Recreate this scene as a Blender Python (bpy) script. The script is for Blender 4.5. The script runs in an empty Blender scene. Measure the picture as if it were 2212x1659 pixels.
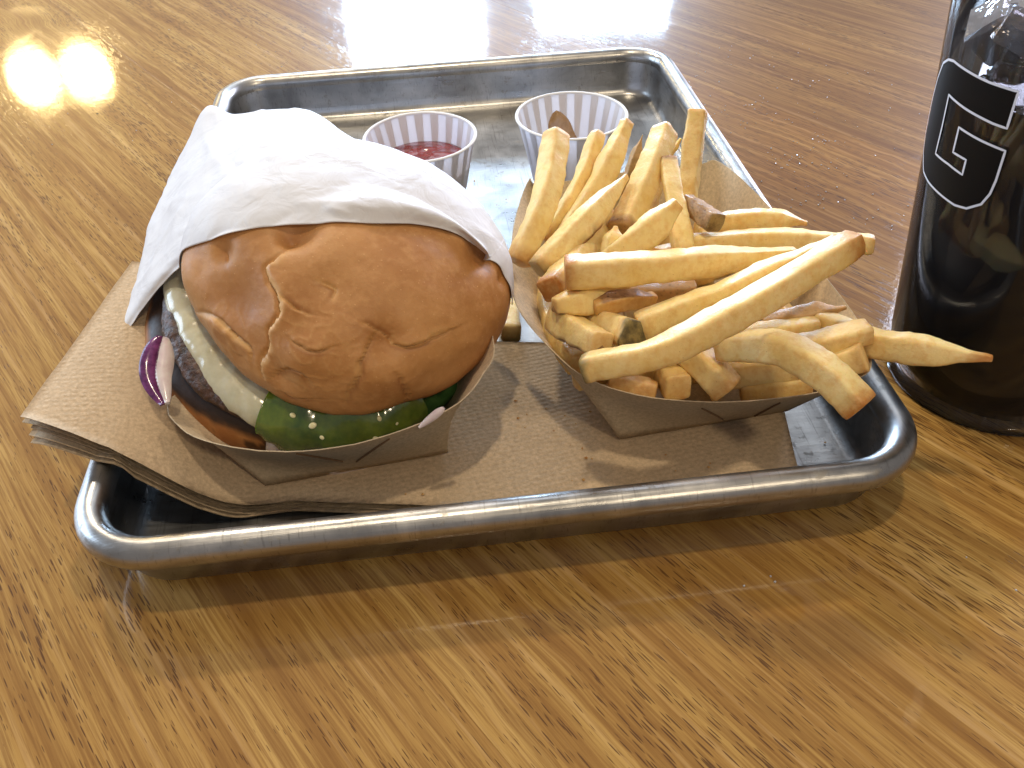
import bpy, math, random
import numpy as np
from mathutils import Vector, Matrix, noise
from mathutils.bvhtree import BVHTree

# ------------------------------------------------------------------ scene, camera, light (1 unit = 1 cm)
sc = bpy.context.scene
sc.unit_settings.system = 'METRIC'
sc.unit_settings.scale_length = 0.01
COL = sc.collection
CAM = np.array([-1.31092041, -31.96436235, 20.90213668])
cd = bpy.data.cameras.new('camera'); cam = bpy.data.objects.new('camera', cd); COL.objects.link(cam)
cam.location = CAM
cam.rotation_euler = [math.radians(a) for a in (48.81958425, 1.80124528, -6.57801206)]
cd.sensor_width = 36; cd.lens = 875 / 1024 * 36; cd.clip_start = .5; cd.clip_end = 3000
cd.dof.use_dof = True; cd.dof.focus_distance = 29; cd.dof.aperture_fstop = 26
sc.camera = cam
sc.view_settings.view_transform = 'Standard'; sc.view_settings.look = 'None'
sc.view_settings.exposure = 0.0; sc.view_settings.gamma = 1
sc.render.engine = 'CYCLES'
sc.cycles.use_denoising = True
sc.cycles.max_bounces = 10; sc.cycles.transparent_max_bounces = 24
sc.cycles.sample_clamp_indirect = 6
sc.cycles.caustics_reflective = False; sc.cycles.caustics_refractive = False

world = bpy.data.worlds.new('World'); sc.world = world; world.use_nodes = True
bg = world.node_tree.nodes['Background']; bg.inputs[0].default_value = (.56, .52, .50, 1); bg.inputs[1].default_value = .55

def direction(az, el):
    a, e = math.radians(az), math.radians(el)
    return Vector((math.sin(a) * math.cos(e), math.cos(a) * math.cos(e), math.sin(e)))

def area_light(name, loc, target, sx, sy, radiance, color, spread=180):
    l = bpy.data.lights.new(name, 'AREA'); l.shape = 'RECTANGLE'; l.size = sx; l.size_y = sy
    l.energy = radiance * math.pi * sx * sy; l.color = color; l.spread = math.radians(spread)
    o = bpy.data.objects.new(name, l); COL.objects.link(o); o.location = loc
    o.rotation_euler = (Vector(target) - Vector(loc)).to_track_quat('-Z', 'Y').to_euler()
    return o

def window_light(name, az0, az1, el_top, dist, z0, radiance, color, base=(2, 28, 0)):
    """a window pane at distance dist, upright, between two bearings, top at an elevation seen from base"""
    azc = (az0 + az1) / 2; w = 2 * dist * math.tan(math.radians((az1 - az0) / 2))
    ztop = dist * math.tan(math.radians(el_top))
    d = Vector((math.sin(math.radians(azc)), math.cos(math.radians(azc)), 0))
    c = Vector(base) + d * dist; c.z = (z0 + ztop) / 2
    return area_light(name, c, (base[0], base[1], c.z), w, ztop - z0, radiance, color)

SKY = (.52, .73, 1.0)
window_light('window_light', -5.4, 4.2, 20.6, 420, 20, 48, SKY)
window_light('window_light', 8.2, 17.5, 18.8, 420, 20, 48, SKY)
window_light('window_light', 33.5, 52, 36, 420, 20, 15.0, (.74, .80, 1.0), base=(17, -10, 0))
area_light('window_light', (-330, 170, 130), (0, 0, 0), 330, 200, 6.5, (.60, .78, 1.0))
area_light('window_light', (40, 330, 330), (0, -5, 0), 330, 120, 2.3, (.80, .89, 1.0))

def lamp(name, loc, radius, power, color):
    l = bpy.data.lights.new(name, 'POINT'); l.shadow_soft_size = radius; l.energy = power; l.color = color
    o = bpy.data.objects.new(name, l); COL.objects.link(o); o.location = loc; return o
WARM = (1.0, .72, .30)
for az, el, px in ((-23.0, 18.6, (-26.6, 27.2, 0)), (-20.2, 18.9, (-23.1, 27.3, 0))):
    lamp('pendant_lamp', Vector(px) + direction(az, el) * 230, 6.5, 80000, WARM)
lamp('ceiling_lamp', (-6, -18, 190), 5.0, 0.40e6, (1.0, .84, .60))
lamp('ceiling_lamp', (-50, 122, 150), 5.0, 0.52e6, (1.0, .84, .60))
lamp('ceiling_lamp', (70, -150, 170), 9.0, 0.36e6, (1.0, .82, .56))

# ------------------------------------------------------------------ helpers
S = 1024 / 2212; FPX = 875.0
RM = np.array(cam.rotation_euler.to_matrix())
def ray(x, y):
    d = RM @ np.array([(x * S - 512) / FPX, -(y * S - 384) / FPX, -1.0]); return d / np.linalg.norm(d)
def at(x, y, z):
    d = ray(x, y); return CAM + d * ((z - CAM[2]) / d[2])

def prop(o, label=None, cat=None, group=None, kind=None):
    if label: o['label'] = label
    if cat: o['category'] = cat
    if group: o['group'] = group
    if kind: o['kind'] = kind
    return o

def mk(name, verts, faces, mat, parent=None, smooth=True, loc=None, attr=None):
    """one mesh object; verts are world coordinates when loc is given or the parent sits at the origin"""
    v = np.asarray(verts, float)
    if loc is not None: v = v - np.asarray(loc, float)
    elif parent is not None: v = v - np.array(parent.matrix_world.translation) if False else v - np.array(parent.location)
    me = bpy.data.meshes.new(name)
    me.from_pydata(v.tolist(), [], [tuple(int(i) for i in f) for f in faces])
    if smooth: me.polygons.foreach_set('use_smooth', [True] * len(me.polygons))
    if attr:
        for k, arr in attr.items():
            arr = np.asarray(arr, float)
            a = me.color_attributes.new(k, 'FLOAT_COLOR', 'POINT')
            c = np.ones((len(v), 4)); c[:, :arr.shape[1]] = arr; a.data.foreach_set('color', c.ravel())
    me.materials.append(mat); me.update()
    o = bpy.data.objects.new(name, me); COL.objects.link(o)
    if parent is not None: o.parent = parent
    if loc is not None: o.location = loc
    return o

def empty(name, loc):
    o = bpy.data.objects.new(name, None); COL.objects.link(o); o.location = loc; o.empty_display_size = 1
    return o

def grid_faces(nu, nv, closed=False, flip=False):
    F = []
    for i in range(nu - 1):
        for j in range(nv if closed else nv - 1):
            a, b, c, d = i * nv + j, i * nv + (j + 1) % nv, (i + 1) * nv + (j + 1) % nv, (i + 1) * nv + j
            F.append((a, b, c, d) if not flip else (d, c, b, a))
    return F

def catmull(P, n, closed=False):
    P = np.asarray(P, float)
    if closed: Q = np.vstack([P[-1], P, P[0], P[1]]); segs = len(P)
    else: Q = np.vstack([2 * P[0] - P[1], P, 2 * P[-1] - P[-2]]); segs = len(P) - 1
    ts = np.linspace(0, segs, n, endpoint=not closed); out = []
    for t in ts:
        i = min(int(t), segs - 1); u = t - i
        a, b, c, d = Q[i], Q[i + 1], Q[i + 2], Q[i + 3]
        out.append(.5 * ((2 * b) + (-a + c) * u + (2 * a - 5 * b + 4 * c - d) * u * u + (-a + 3 * b - 3 * c + d) * u ** 3))
    return np.array(out)

def rrect(cx, cy, hx, hy, r, n=10):
    pts = []
    for (sx, sy, a0) in ((1, -1, -90), (1, 1, 0), (-1, 1, 90), (-1, -1, 180)):
        for k in range(n + 1):
            a = math.radians(a0 + 90 * k / n)
            pts.append((cx + sx * (hx - r) + r * math.cos(a), cy + sy * (hy - r) + r * math.sin(a)))
    return pts

def nz(p, s, seed=0):
    return noise.noise(Vector((p[0] * s + seed * 13.1, p[1] * s - seed * 7.7, p[2] * s + seed * 3.3)))
def fb(p, s, seed=0, o=3):
    return sum(nz(p, s * 2 ** k, seed + k) / 2 ** k for k in range(o))
def sstep(a, b, x):
    t = np.clip((x - a) / (b - a), 0, 1); return t * t * (3 - 2 * t)

# ------------------------------------------------------------------ materials
class NT:
    def __init__(s, name):
        s.m = bpy.data.materials.new(name); s.m.use_nodes = True; s.t = s.m.node_tree
        s.b = s.t.nodes['Principled BSDF']; s.out = s.t.nodes['Material Output']; s.n = s.t.nodes
    def add(s, typ, **kw):
        n = s.n.new(typ)
        for k, v in kw.items():
            if k.startswith('i_'):
                key = k[2:].replace('_', ' ')
                n.inputs[key].default_value = v
            else: setattr(n, k, v)
        return n
    def link(s, a, b): s.t.links.new(a, b)
    def coord(s, kind='Object', scale=(1, 1, 1), rot=(0, 0, 0), loc=(0, 0, 0)):
        tc = s.add('ShaderNodeTexCoord'); mp = s.add('ShaderNodeMapping')
        mp.inputs['Scale'].default_value = scale; mp.inputs['Rotation'].default_value = rot; mp.inputs['Location'].default_value = loc
        s.link(tc.outputs[kind], mp.inputs[0]); return mp.outputs[0]
    def noise(s, vec, scale, detail=4, rough=.5, dist=0):
        n = s.add('ShaderNodeTexNoise'); s.link(vec, n.inputs['Vector']); n.inputs['Scale'].default_value = scale
        n.inputs['Detail'].default_value = detail; n.inputs['Roughness'].default_value = rough; n.inputs['Distortion'].default_value = dist
        return n.outputs['Fac']
    def voro(s, vec, scale, feature='F1', rnd=1):
        n = s.add('ShaderNodeTexVoronoi'); n.feature = feature; s.link(vec, n.inputs['Vector']); n.inputs['Scale'].default_value = scale
        n.inputs['Randomness'].default_value = rnd
        return n.outputs['Distance']
    def ramp(s, fac, stops, interp='LINEAR'):
        n = s.add('ShaderNodeValToRGB'); n.color_ramp.interpolation = interp; e = n.color_ramp.elements
        while len(e) < len(stops): e.new(.5)
        for el, (p, c) in zip(e, stops):
            el.position = p; el.color = (*c, 1) if not isinstance(c, (int, float)) else (c, c, c, 1)
        s.link(fac, n.inputs[0]); return n.outputs[0]
    def mix(s, fac, a, b, mode='MIX'):
        n = s.add('ShaderNodeMix'); n.data_type = 'RGBA'; n.blend_type = mode
        for sock, v in ((n.inputs[0], fac), (n.inputs[6], a), (n.inputs[7], b)):
            if isinstance(v, (int, float)): sock.default_value = v
            elif isinstance(v, tuple): sock.default_value = (*v, 1)
            else: s.link(v, sock)
        return n.outputs[2]
    def math(s, op, a, b=0.0, c=None, clamp=False):
        n = s.add('ShaderNodeMath'); n.operation = op; n.use_clamp = clamp
        for sock, v in zip(n.inputs, (a, b, c)):
            if v is None: continue
            if isinstance(v, (int, float)): sock.default_value = v
            else: s.link(v, sock)
        return n.outputs[0]
    def attr(s, name):
        n = s.add('ShaderNodeVertexColor'); n.layer_name = name
        sp = s.add('ShaderNodeSeparateColor'); s.link(n.outputs[0], sp.inputs[0]); return sp.outputs
    def bump(s, h, strength=.5, dist=.05, normal=None):
        n = s.add('ShaderNodeBump'); n.inputs['Strength'].default_value = strength; n.inputs['Distance'].default_value = dist
        s.link(h, n.inputs['Height'])
        if normal is not None: s.link(normal, n.inputs['Normal'])
        return n.outputs[0]
    def set(s, **kw):
        for k, v in kw.items():
            key = {'color': 'Base Color', 'rough': 'Roughness', 'metal': 'Metallic', 'sss': 'Subsurface Weight', 'sssr': 'Subsurface Radius',
                   'ssss': 'Subsurface Scale', 'coat': 'Coat Weight', 'coatr': 'Coat Roughness', 'normal': 'Normal', 'coatn': 'Coat Normal',
                   'spec': 'Specular IOR Level', 'ior': 'IOR', 'trans': 'Transmission Weight', 'sheen': 'Sheen Weight',
                   'aniso': 'Anisotropic', 'alpha': 'Alpha', 'coatior': 'Coat IOR'}[k]
            sock = s.b.inputs[key]
            if isinstance(v, (int, float)): sock.default_value = v
            elif isinstance(v, tuple): sock.default_value = (*v, 1) if sock.type == 'RGBA' else v
            else: s.link(v, sock)
        return s.m

def mat_wood():
    w = NT('oak_varnished')
    tc = w.add('ShaderNodeTexCoord'); oi = w.add('ShaderNodeObjectInfo')
    off = w.add('ShaderNodeVectorMath'); off.operation = 'MULTIPLY_ADD'
    w.link(oi.outputs['Random'], off.inputs[0]); off.inputs[1].default_value = (130, 57, 0); w.link(tc.outputs['Object'], off.inputs[2])
    base = off.outputs[0]
    # wander of the grain
    def mapped(vec, sc):
        m = w.add('ShaderNodeMapping'); m.inputs['Scale'].default_value = sc; w.link(vec, m.inputs[0]); return m.outputs[0]
    sep = w.add('ShaderNodeSeparateXYZ'); w.link(base, sep.inputs[0])
    wv = w.noise(mapped(base, (.14, .16, 1)), 1.0, 3, .55)
    # the wander is strong only in some places
    wm = w.ramp(w.noise(mapped(base, (.05, .07, 1)), 1.0, 1), [(.50, .10), (.68, 1.0)])
    wy = w.math('MULTIPLY', w.math('SUBTRACT', wv, .5), w.math('MULTIPLY', wm, 1.5))
    cmb = w.add('ShaderNodeCombineXYZ'); w.link(sep.outputs[0], cmb.inputs[0]); w.link(w.math('ADD', sep.outputs[1], wy), cmb.inputs[1])
    g = cmb.outputs[0]
    bands = w.noise(mapped(g, (.035, .9, 1)), 1.0, 5, .55)
    fine = w.noise(mapped(g, (.5, 15, 1)), 1.0, 4, .6)
    mid = w.noise(mapped(g, (.1, 3.2, 1)), 1.0, 3, .55)
    c = w.ramp(bands, [(.30, (.27, .135, .034)), (.44, (.36, .195, .052)), (.56, (.44, .26, .074)), (.72, (.54, .345, .115))])
    c = w.mix(w.ramp(fine, [(.35, 1.0), (.62, 0.0)]), c, (.21, .085, .026)) if False else w.mix(w.math('MULTIPLY', w.ramp(fine, [(.40, 1.0), (.56, 0.0)]), .55), c, (.20, .09, .022))
    c = w.mix(w.math('MULTIPLY', w.ramp(mid, [(.42, 1.0), (.50, 0.0)]), .50), c, (.22, .10, .025))
    c = w.mix(w.math('MULTIPLY', w.ramp(mid, [(.55, 0.0), (.70, 1.0)]), .45), c, (.62, .40, .17))
    # open pores: short dark dashes along the grain
    pv = w.voro(mapped(g, (1.15, 15.0, 1)), 1.0)
    dens = w.ramp(w.noise(mapped(g, (.06, .35, 1)), 1.0, 2), [(.36, .11), (.62, .40)])
    pore = w.math('SUBTRACT', 1, w.math('DIVIDE', pv, w.math('ADD', dens, .001)), clamp=True)
    pore = w.ramp(pore, [(.05, 0.0), (.25, 1.0)])
    pv2 = w.voro(mapped(g, (.20, 6.5, 1)), 1.0)
    pore2 = w.ramp(pv2, [(.075, 1.0), (.12, 0.0)])
    pores = w.math('MAXIMUM', pore, w.math('MULTIPLY', pore2, .8))
    c = w.mix(w.math('MULTIPLY', pores, .80), c, (.080, .032, .012))
    spot = w.ramp(w.voro(mapped(base, (.22, .30, 1)), 1.0), [(.018, 1.0), (.028, 0.0)])
    c = w.mix(spot, c, (.03, .012, .006))
    # each board its own tone, with the light falloff painted in
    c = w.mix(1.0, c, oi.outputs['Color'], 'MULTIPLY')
    smudge = w.noise(w.coord('Object', (.12, .16, 1)), 1.0, 5, .65, .4)
    spk = w.noise(w.coord('Object', (1, 1, 1)), 7.0, 3, .6)
    cr = w.ramp(smudge, [(.35, .035), (.55, .06), (.68, .12)])
    peel = w.noise(w.coord('Object', (1, 1, 1)), 1.3, 3, .5)
    h = w.math('ADD', w.math('MULTIPLY', pores, -.25), w.math('MULTIPLY', spk, .22))
    n1 = w.bump(h, .30, .03)
    h2 = w.math('ADD', w.math('MULTIPLY', spk, .26), w.math('ADD', w.math('MULTIPLY', peel, .5), w.math('MULTIPLY', pores, -.10)))
    n2 = w.bump(h2, .26, .018)
    return w.set(color=c, rough=.42, normal=n1, coat=.9, coatr=cr, coatn=n2, spec=.04)

def mat_metal(name='aluminium', dark=1.0):
    w = NT(name)
    v = w.coord('Object', (1, 1, 1))
    b1 = w.noise(w.coord('Object', (.25, 6, 6)), 1.0, 4, .6)
    sm = w.noise(v, .45, 5, .6, .6)
    sc_ = w.noise(w.coord('Object', (14, .5, 3), (0, 0, .35)), 1.0, 3, .6)
    c = w.mix(w.ramp(sm, [(.35, 0.0), (.66, 1.0)]), (.33, .325, .32), (.52, .51, .50))
    c = w.mix(w.ramp(sc_, [(.58, 0.0), (.70, .6)]), c, (.22, .21, .20))
    sc2 = w.noise(w.coord('Object', (.6, 26, 9), (0, 0, -.5)), 1.0, 2, .5)
    sp_ = w.ramp(w.noise(v, 1.7, 4, .7), [(.60, 0.0), (.66, 1.0)])
    c = w.mix(w.math('MULTIPLY', sp_, .45), c, (.26, .23, .19))
    r = w.math('ADD', w.ramp(sm, [(.3, .27), (.7, .40)]), w.math('ADD', w.math('MULTIPLY', w.math('SUBTRACT', b1, .5), .16), w.math('MULTIPLY', sp_, .14)))
    n = w.bump(w.math('ADD', w.math('ADD', w.math('MULTIPLY', b1, .5), w.math('MULTIPLY', sc2, .8)), w.math('MULTIPLY', sm, 3.0)), .25, .02)
    return w.set(color=c, metal=1.0, rough=r, normal=n)

def mat_kraft(name, col, emboss=0.0, rough=.8):
    w = NT(name); v = w.coord('Object')
    f = w.noise(v, 9, 5, .7); big = w.noise(v, .8, 3)
    fib = w.voro(w.coord('Object', (9, 3, 9), (0, 0, .7)), 1.0)
    fib2 = w.voro(w.coord('Object', (3, 9, 9), (0, 0, .4)), 1.0)
    c = w.mix(w.ramp(f, [(.35, 0.0), (.65, 1.0)]), tuple(k * .80 for k in col), tuple(min(1, k * 1.16) for k in col))
    c = w.mix(w.ramp(w.math('MINIMUM', fib, fib2), [(.03, .7), (.085, 0.0)]), c, tuple(k * .42 for k in col))
    c = w.mix(w.ramp(big, [(.3, .25), (.7, 0.0)]), c, tuple(k * .8 for k in col))
    h = w.math('MULTIPLY', f, .5)
    if emboss:
        e = w.voro(w.coord('Object', (3.9, 5.0, 1), (0, 0, -.19)), 1.0, 'F1', .35)
        h = w.math('ADD', h, w.math('MULTIPLY', w.ramp(e, [(.05, 1.0), (.5, 0.0)]), 1.1 * emboss))
    n = w.bump(h, .5, .025)
    return w.set(color=c, rough=rough, normal=n, spec=.2)

def mat_paper(name, col, crink=0.0, sss=0.0):
    w = NT(name); v = w.coord('Object')
    a = w.noise(v, 1.1, 3, .5, .8); b = w.noise(v, 14, 3)
    h = w.math('ADD', w.math('MULTIPLY', w.math('ABSOLUTE', w.math('SUBTRACT', a, .5)), crink * 6), w.math('MULTIPLY', b, .06))
    if crink:
        vn = w.add('ShaderNodeTexNoise'); w.link(v, vn.inputs['Vector']); vn.inputs['Scale'].default_value = .5
        ad = w.add('ShaderNodeVectorMath'); ad.operation = 'MULTIPLY_ADD'; w.link(vn.outputs['Color'], ad.inputs[0]); ad.inputs[1].default_value = (1.6, 1.6, 1.6); w.link(v, ad.inputs[2])
        h = w.math('ADD', h, w.math('ADD', w.math('MULTIPLY', w.voro(ad.outputs[0], .42), 5.0), w.math('MULTIPLY', w.voro(ad.outputs[0], 1.1), 1.2)))
    w.set(color=col, rough=.55, normal=w.bump(h, .5, .05), spec=.3)
    t = w.add('ShaderNodeBsdfTranslucent'); t.inputs[0].default_value = (*[min(1, k * 1.05) for k in col], 1)
    mx = w.add('ShaderNodeMixShader'); mx.inputs[0].default_value = sss; w.link(w.b.outputs[0], mx.inputs[1]); w.link(t.outputs[0], mx.inputs[2]); w.link(mx.outputs[0], w.out.inputs[0])
    return w.m

def mat_fry():
    w = NT('fried_potato'); v = w.coord('Object'); oi = w.add('ShaderNodeObjectInfo')
    at_ = w.attr('tone')
    n1 = w.noise(v, .9, 3, .6); n2 = w.noise(v, 11, 3, .6); n3 = w.noise(v, 3.2, 4, .65)
    c = w.mix(w.ramp(n1, [(.3, 0.0), (.7, 1.0)]), (.87, .65, .24), (.94, .79, .42))
    c = w.mix(w.math('MULTIPLY', w.ramp(n3, [(.45, 0.0), (.68, 1.0)]), .55), c, (.74, .42, .10))
    c = w.mix(w.ramp(oi.outputs['Random'], [(0, 0.0), (1, .30)]), c, (.74, .46, .13))
    br = w.math('MULTIPLY', at_[1], w.ramp(n3, [(.3, .7), (.6, 1.15)]), clamp=True)
    c = w.mix(br, c, (.50, .215, .055))
    sp = w.ramp(w.voro(v, 5.5), [(.12, 1.0), (.30, 0.0)])
    skinc = w.mix(w.ramp(n3, [(.35, 0.0), (.65, 1.0)]), (.20, .095, .038), (.46, .27, .13))
    skinc = w.mix(w.math('MULTIPLY', sp, .8), skinc, (.07, .025, .010))
    green = w.mix(w.ramp(n3, [(.4, 0.0), (.6, 1.0)]), (.075, .058, .022), (.26, .20, .07))
    c = w.mix(at_[0], c, skinc)
    c = w.mix(at_[2], c, green)
    h = w.math('ADD', w.math('MULTIPLY', n2, .55), w.math('MULTIPLY', n3, .5))
    c = w.mix(w.ramp(w.voro(v, 4.3), [(.03, .75), (.075, 0.0)]), c, (.42, .20, .06))
    return w.set(color=c, rough=.42, normal=w.bump(h, .50, .05), sss=.30, sssr=(.40, .22, .07), ssss=.7, spec=.45)

def mat_bun(name='bun_crust', bottom=False):
    w = NT(name); v = w.coord('Object'); at_ = w.attr('tone')
    n1 = w.noise(v, .45, 4, .6); n2 = w.noise(v, 3.0, 5, .65); n3 = w.noise(v, 22, 2)
    c = w.mix(w.ramp(n1, [(.35, 0.0), (.68, 1.0)]), (.43, .19, .058), (.57, .285, .100))
    c = w.mix(w.math('MULTIPLY', w.ramp(n2, [(.48, 0.0), (.70, 1.0)]), .50), c, (.62, .33, .13))
    c = w.mix(w.math('MULTIPLY', w.ramp(w.noise(v, 7, 4, .7), [(.52, 0.0), (.70, 1.0)]), .16), c, (.30, .115, .032))
    dots = w.ramp(w.voro(v, 5.2), [(.06, 1.0), (.14, 0.0)])
    c = w.mix(w.math('MULTIPLY', dots, .42), c, (.80, .46, .20))
    c = w.mix(at_[0], c, (.80, .50, .20))        # torn pale crumb
    c = w.mix(at_[2], c, (.27, .095, .026))      # deeper brown
    c = w.mix(at_[1], c, (.018, .009, .006))     # char
    h = w.math('ADD', w.math('MULTIPLY', n2, .5), w.math('ADD', w.math('MULTIPLY', n3, .06), w.math('MULTIPLY', dots, .10)))
    return w.set(color=c, rough=w.ramp(n2, [(.3, .43), (.7, .58)]), normal=w.bump(h, .5, .06), sss=.06, sssr=(.4, .15, .06), ssss=.4, spec=.42)

def mat_simple(name, c1, c2, scale=3, rough=.4, bump=.3, bd=.04, coat=0, sss=0, sssr=(.4, .3, .2), spec=.5, attr=False, detail=4):
    w = NT(name); v = w.coord('Object')
    n = w.noise(v, scale, detail, .6)
    c = w.mix(w.ramp(n, [(.35, 0.0), (.65, 1.0)]), c1, c2)
    return w.set(color=c, rough=rough, normal=w.bump(n, bump, bd), coat=coat, coatr=.12, sss=sss, sssr=sssr, ssss=.6, spec=spec)

M_WOOD = mat_wood(); M_AL = mat_metal()
M_KRAFT = mat_kraft('kraft_board', (.52, .415, .285)); M_NAP = mat_kraft('napkin_paper', (.57, .43, .285), 1.0, .9)
M_KRAFT_IN = mat_kraft('kraft_board_inside', (.66, .53, .37))
M_SLIT_SHADOW = mat_kraft('slit_shadow', (.16, .095, .05))  # dark tone that paints the shadow lines at the slits
M_WRAP = mat_paper('wrapping_paper', (.80, .80, .84), .45, .18)
M_CUP = mat_paper('cup_paper', (.88, .87, .90), 0, .40); M_CUP2 = mat_paper('cup_paper_double', (.80, .76, .75), 0, .30); M_CUPR = mat_paper('cup_rim_paper', (.86, .84, .82), 0, .1)
M_FRY = mat_fry(); M_BUN = mat_bun()

# ------------------------------------------------------------------ table
GA = math.radians(-57.5)
gd = np.array([math.cos(GA), math.sin(GA)]); gp = np.array([-gd[1], gd[0]])
top = empty('table_top', (0, 0, 0)); prop(top, 'varnished oak table top with diagonal grain under the metal tray', 'table', kind='structure')
def plank(p0, width, length, cx, seed):
    b = .004; hw = width / 2
    sec = [(-hw, -2.2), (-hw, -b * 1.2), (-hw + b, 0), (hw - b, 0), (hw, -b * 1.2), (hw, -2.2)]
    V = []; nx = 2
    for i in range(nx):
        for (y, z) in sec: V.append((-length / 2 + length * i, y, z))
    F = grid_faces(2, 6, True, flip=True)
    F += [tuple(range(6)), tuple(range(11, 5, -1))]
    me = bpy.data.meshes.new('plank'); me.from_pydata(V, [], F); me.materials.append(M_WOOD); me.update()
    o = bpy.data.objects.new('plank', me); COL.objects.link(o); o.parent = top
    c = gp * p0 + gd * cx
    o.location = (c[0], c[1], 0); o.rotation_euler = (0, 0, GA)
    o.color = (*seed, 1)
    return o
rnd = random.Random(5)
pos = -62.0
while pos < 78:
    wd = rnd.choice([11.5, 12.6, 13.8, 10.4]); mid = pos + wd / 2
    falloff_tone = (.66, .58, .53) if mid > 28 else (.76, .67, .60) if mid > 14 else (.93, .88, .84) if mid > 4 else (.96, .94, .93) if mid < -12 else (1, 1, 1)  # boards darken to the right: falling-off light painted into their tone
    q = rnd.uniform(-.05, .05); plank(mid, wd - .002, 190, rnd.uniform(-6, 6), tuple(t * (1 + q) for t in falloff_tone)); pos += wd

# salt grains scattered over the right of the table, added for the glints of the varnish
V, F = [], []
rs = random.Random(3)
clus = [(1700, 345, 30, 26), (1790, 300, 22, 14), (1620, 250, 80, 30), (1760, 420, 60, 26), (1500, 250, 70, 26), (1900, 480, 60, 14), (1850, 740, 60, 12), (1600, 130, 90, 22), (1830, 180, 90, 16),
        (1750, 300, 160, 40), (2050, 1250, 120, 4), (600, 110, 120, 10), (300, 260, 140, 10), (1340, 120, 100, 10), (1660, 560, 60, 8), (1700, 1260, 60, 3)]
for (cx, cy, sp, n) in clus:
    for k in range(n):
        x, y = rs.gauss(cx, sp), rs.gauss(cy, sp * .35)
        p = at(x, y, 0)
        if -12.6 < p[0] < 12.6 and -17 < p[1] < 17: continue
        s = rs.uniform(.012, .034); R = Matrix.Rotation(rs.uniform(0, 3), 3, 'Z') @ Matrix.Rotation(rs.uniform(-.6, .6), 3, 'X')
        b = len(V)
        for sx in (-1, 1):
            for sy in (-1, 1):
                for sz in (-1, 1):
                    q = R @ Vector((sx * s, sy * s * rs.uniform(.6, 1), sz * s * .7)); V.append((p[0] + q.x, p[1] + q.y, s * .7 + q.z))
        F += [(b, b + 1, b + 3, b + 2), (b + 4, b + 6, b + 7, b + 5), (b, b + 4, b + 5, b + 1), (b + 2, b + 3, b + 7, b + 6), (b, b + 2, b + 6, b + 4), (b + 1, b + 5, b + 7, b + 3)]
w = NT('glint'); M_GLINT = w.set(color=(.85, .85, .88), rough=.08, spec=.8, trans=.4)
prop(mk('glint_grains', V, F, M_GLINT, smooth=False), 'tiny white salt grains scattered over the wooden table, added for the sparkle of its varnish', 'glint', kind='stuff')

# ------------------------------------------------------------------ tray
HX, HY, RZ = 12.40, 16.62, 2.6
TY = .16
def loft_rr(profile, n=12, r0=2.55):
    rows = []
    for off, z in profile:
        r = max(r0 - off, .25)
        rows.append([(x, y, z) for x, y in rrect(0, TY, HX - off, HY - off, r, n)])
    return np.array(rows)
tray = empty('metal_tray', (0, 0, 0)); prop(tray, 'shallow rectangular aluminium tray with rolled rim, holding the burger and fries', 'tray')
rr = .45; cz = RZ - rr
prof = [(rr + rr * math.cos(a), cz + rr * math.sin(a) * (1.0 if math.sin(a) > 0 else 1.15)) for a in np.linspace(math.radians(-20), math.radians(290), 22)]
# the profile is given outward-in: cos positive is towards the tray's inside
R = loft_rr(prof); nv = R.shape[1]
V = R.reshape(-1, 3)
# hand-beaten unevenness
V = np.array([[p[0] + .03 * nz(p, .25, 2), p[1] + .03 * nz(p, .25, 3), p[2] + .035 * nz(p, .22, 4)] for p in V])
rim = mk('rim', V, grid_faces(len(prof), nv, True, flip=True), M_AL, tray)
inner = [(.72, 2.26), (.76, 2.0), (.82, 1.5), (.90, .9), (.97, .52), (1.07, .32), (1.22, .21), (1.42, .16), (2.4, .15)]
outer = [(2.4, .02), (1.38, .02), (1.14, .06), (.99, .18), (.88, .4), (.80, .9), (.70, 1.6), (.58, 2.05)]
prof2 = inner + outer
R = loft_rr(inner, 12)
# floor: continue to the centre with a bump
def floor_rows(z0, sgn):
    rows = []
    for off in (4, 6, 8, 9.5, 10.6, 11.6):
        rows.append([(x, y, z0 + .02 * nz((x, y, 0), .3, 5)) for x, y in rrect(0, TY, HX - off, HY - off, .3, 12)])
    return rows
Rin = list(R) + [np.array(r) for r in floor_rows(.15, 1)]
nin = len(Rin)
Vi = np.array(Rin).reshape(-1, 3)
Ro = list(loft_rr(outer, 12)); Ro2 = [np.array([(x, y, .02) for x, y in rrect(0, TY, HX - o_, HY - o_, .3, 12)]) for o_ in (11.6, 8, 5)] + Ro
Vo = np.array(Ro2).reshape(-1, 3)
Fi = grid_faces(nin, nv, True, flip=False); Fo = [tuple(i + len(Vi) for i in f) for f in grid_faces(len(Ro2), nv, True, flip=False)]
Fi.append(tuple(range((nin - 1) * nv, nin * nv))); Fo.append(tuple(range(len(Vi) + nv - 1, len(Vi) - 1, -1)))
mk('basin', np.vstack([Vi, Vo]), Fi + Fo, M_AL, tray)

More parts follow.
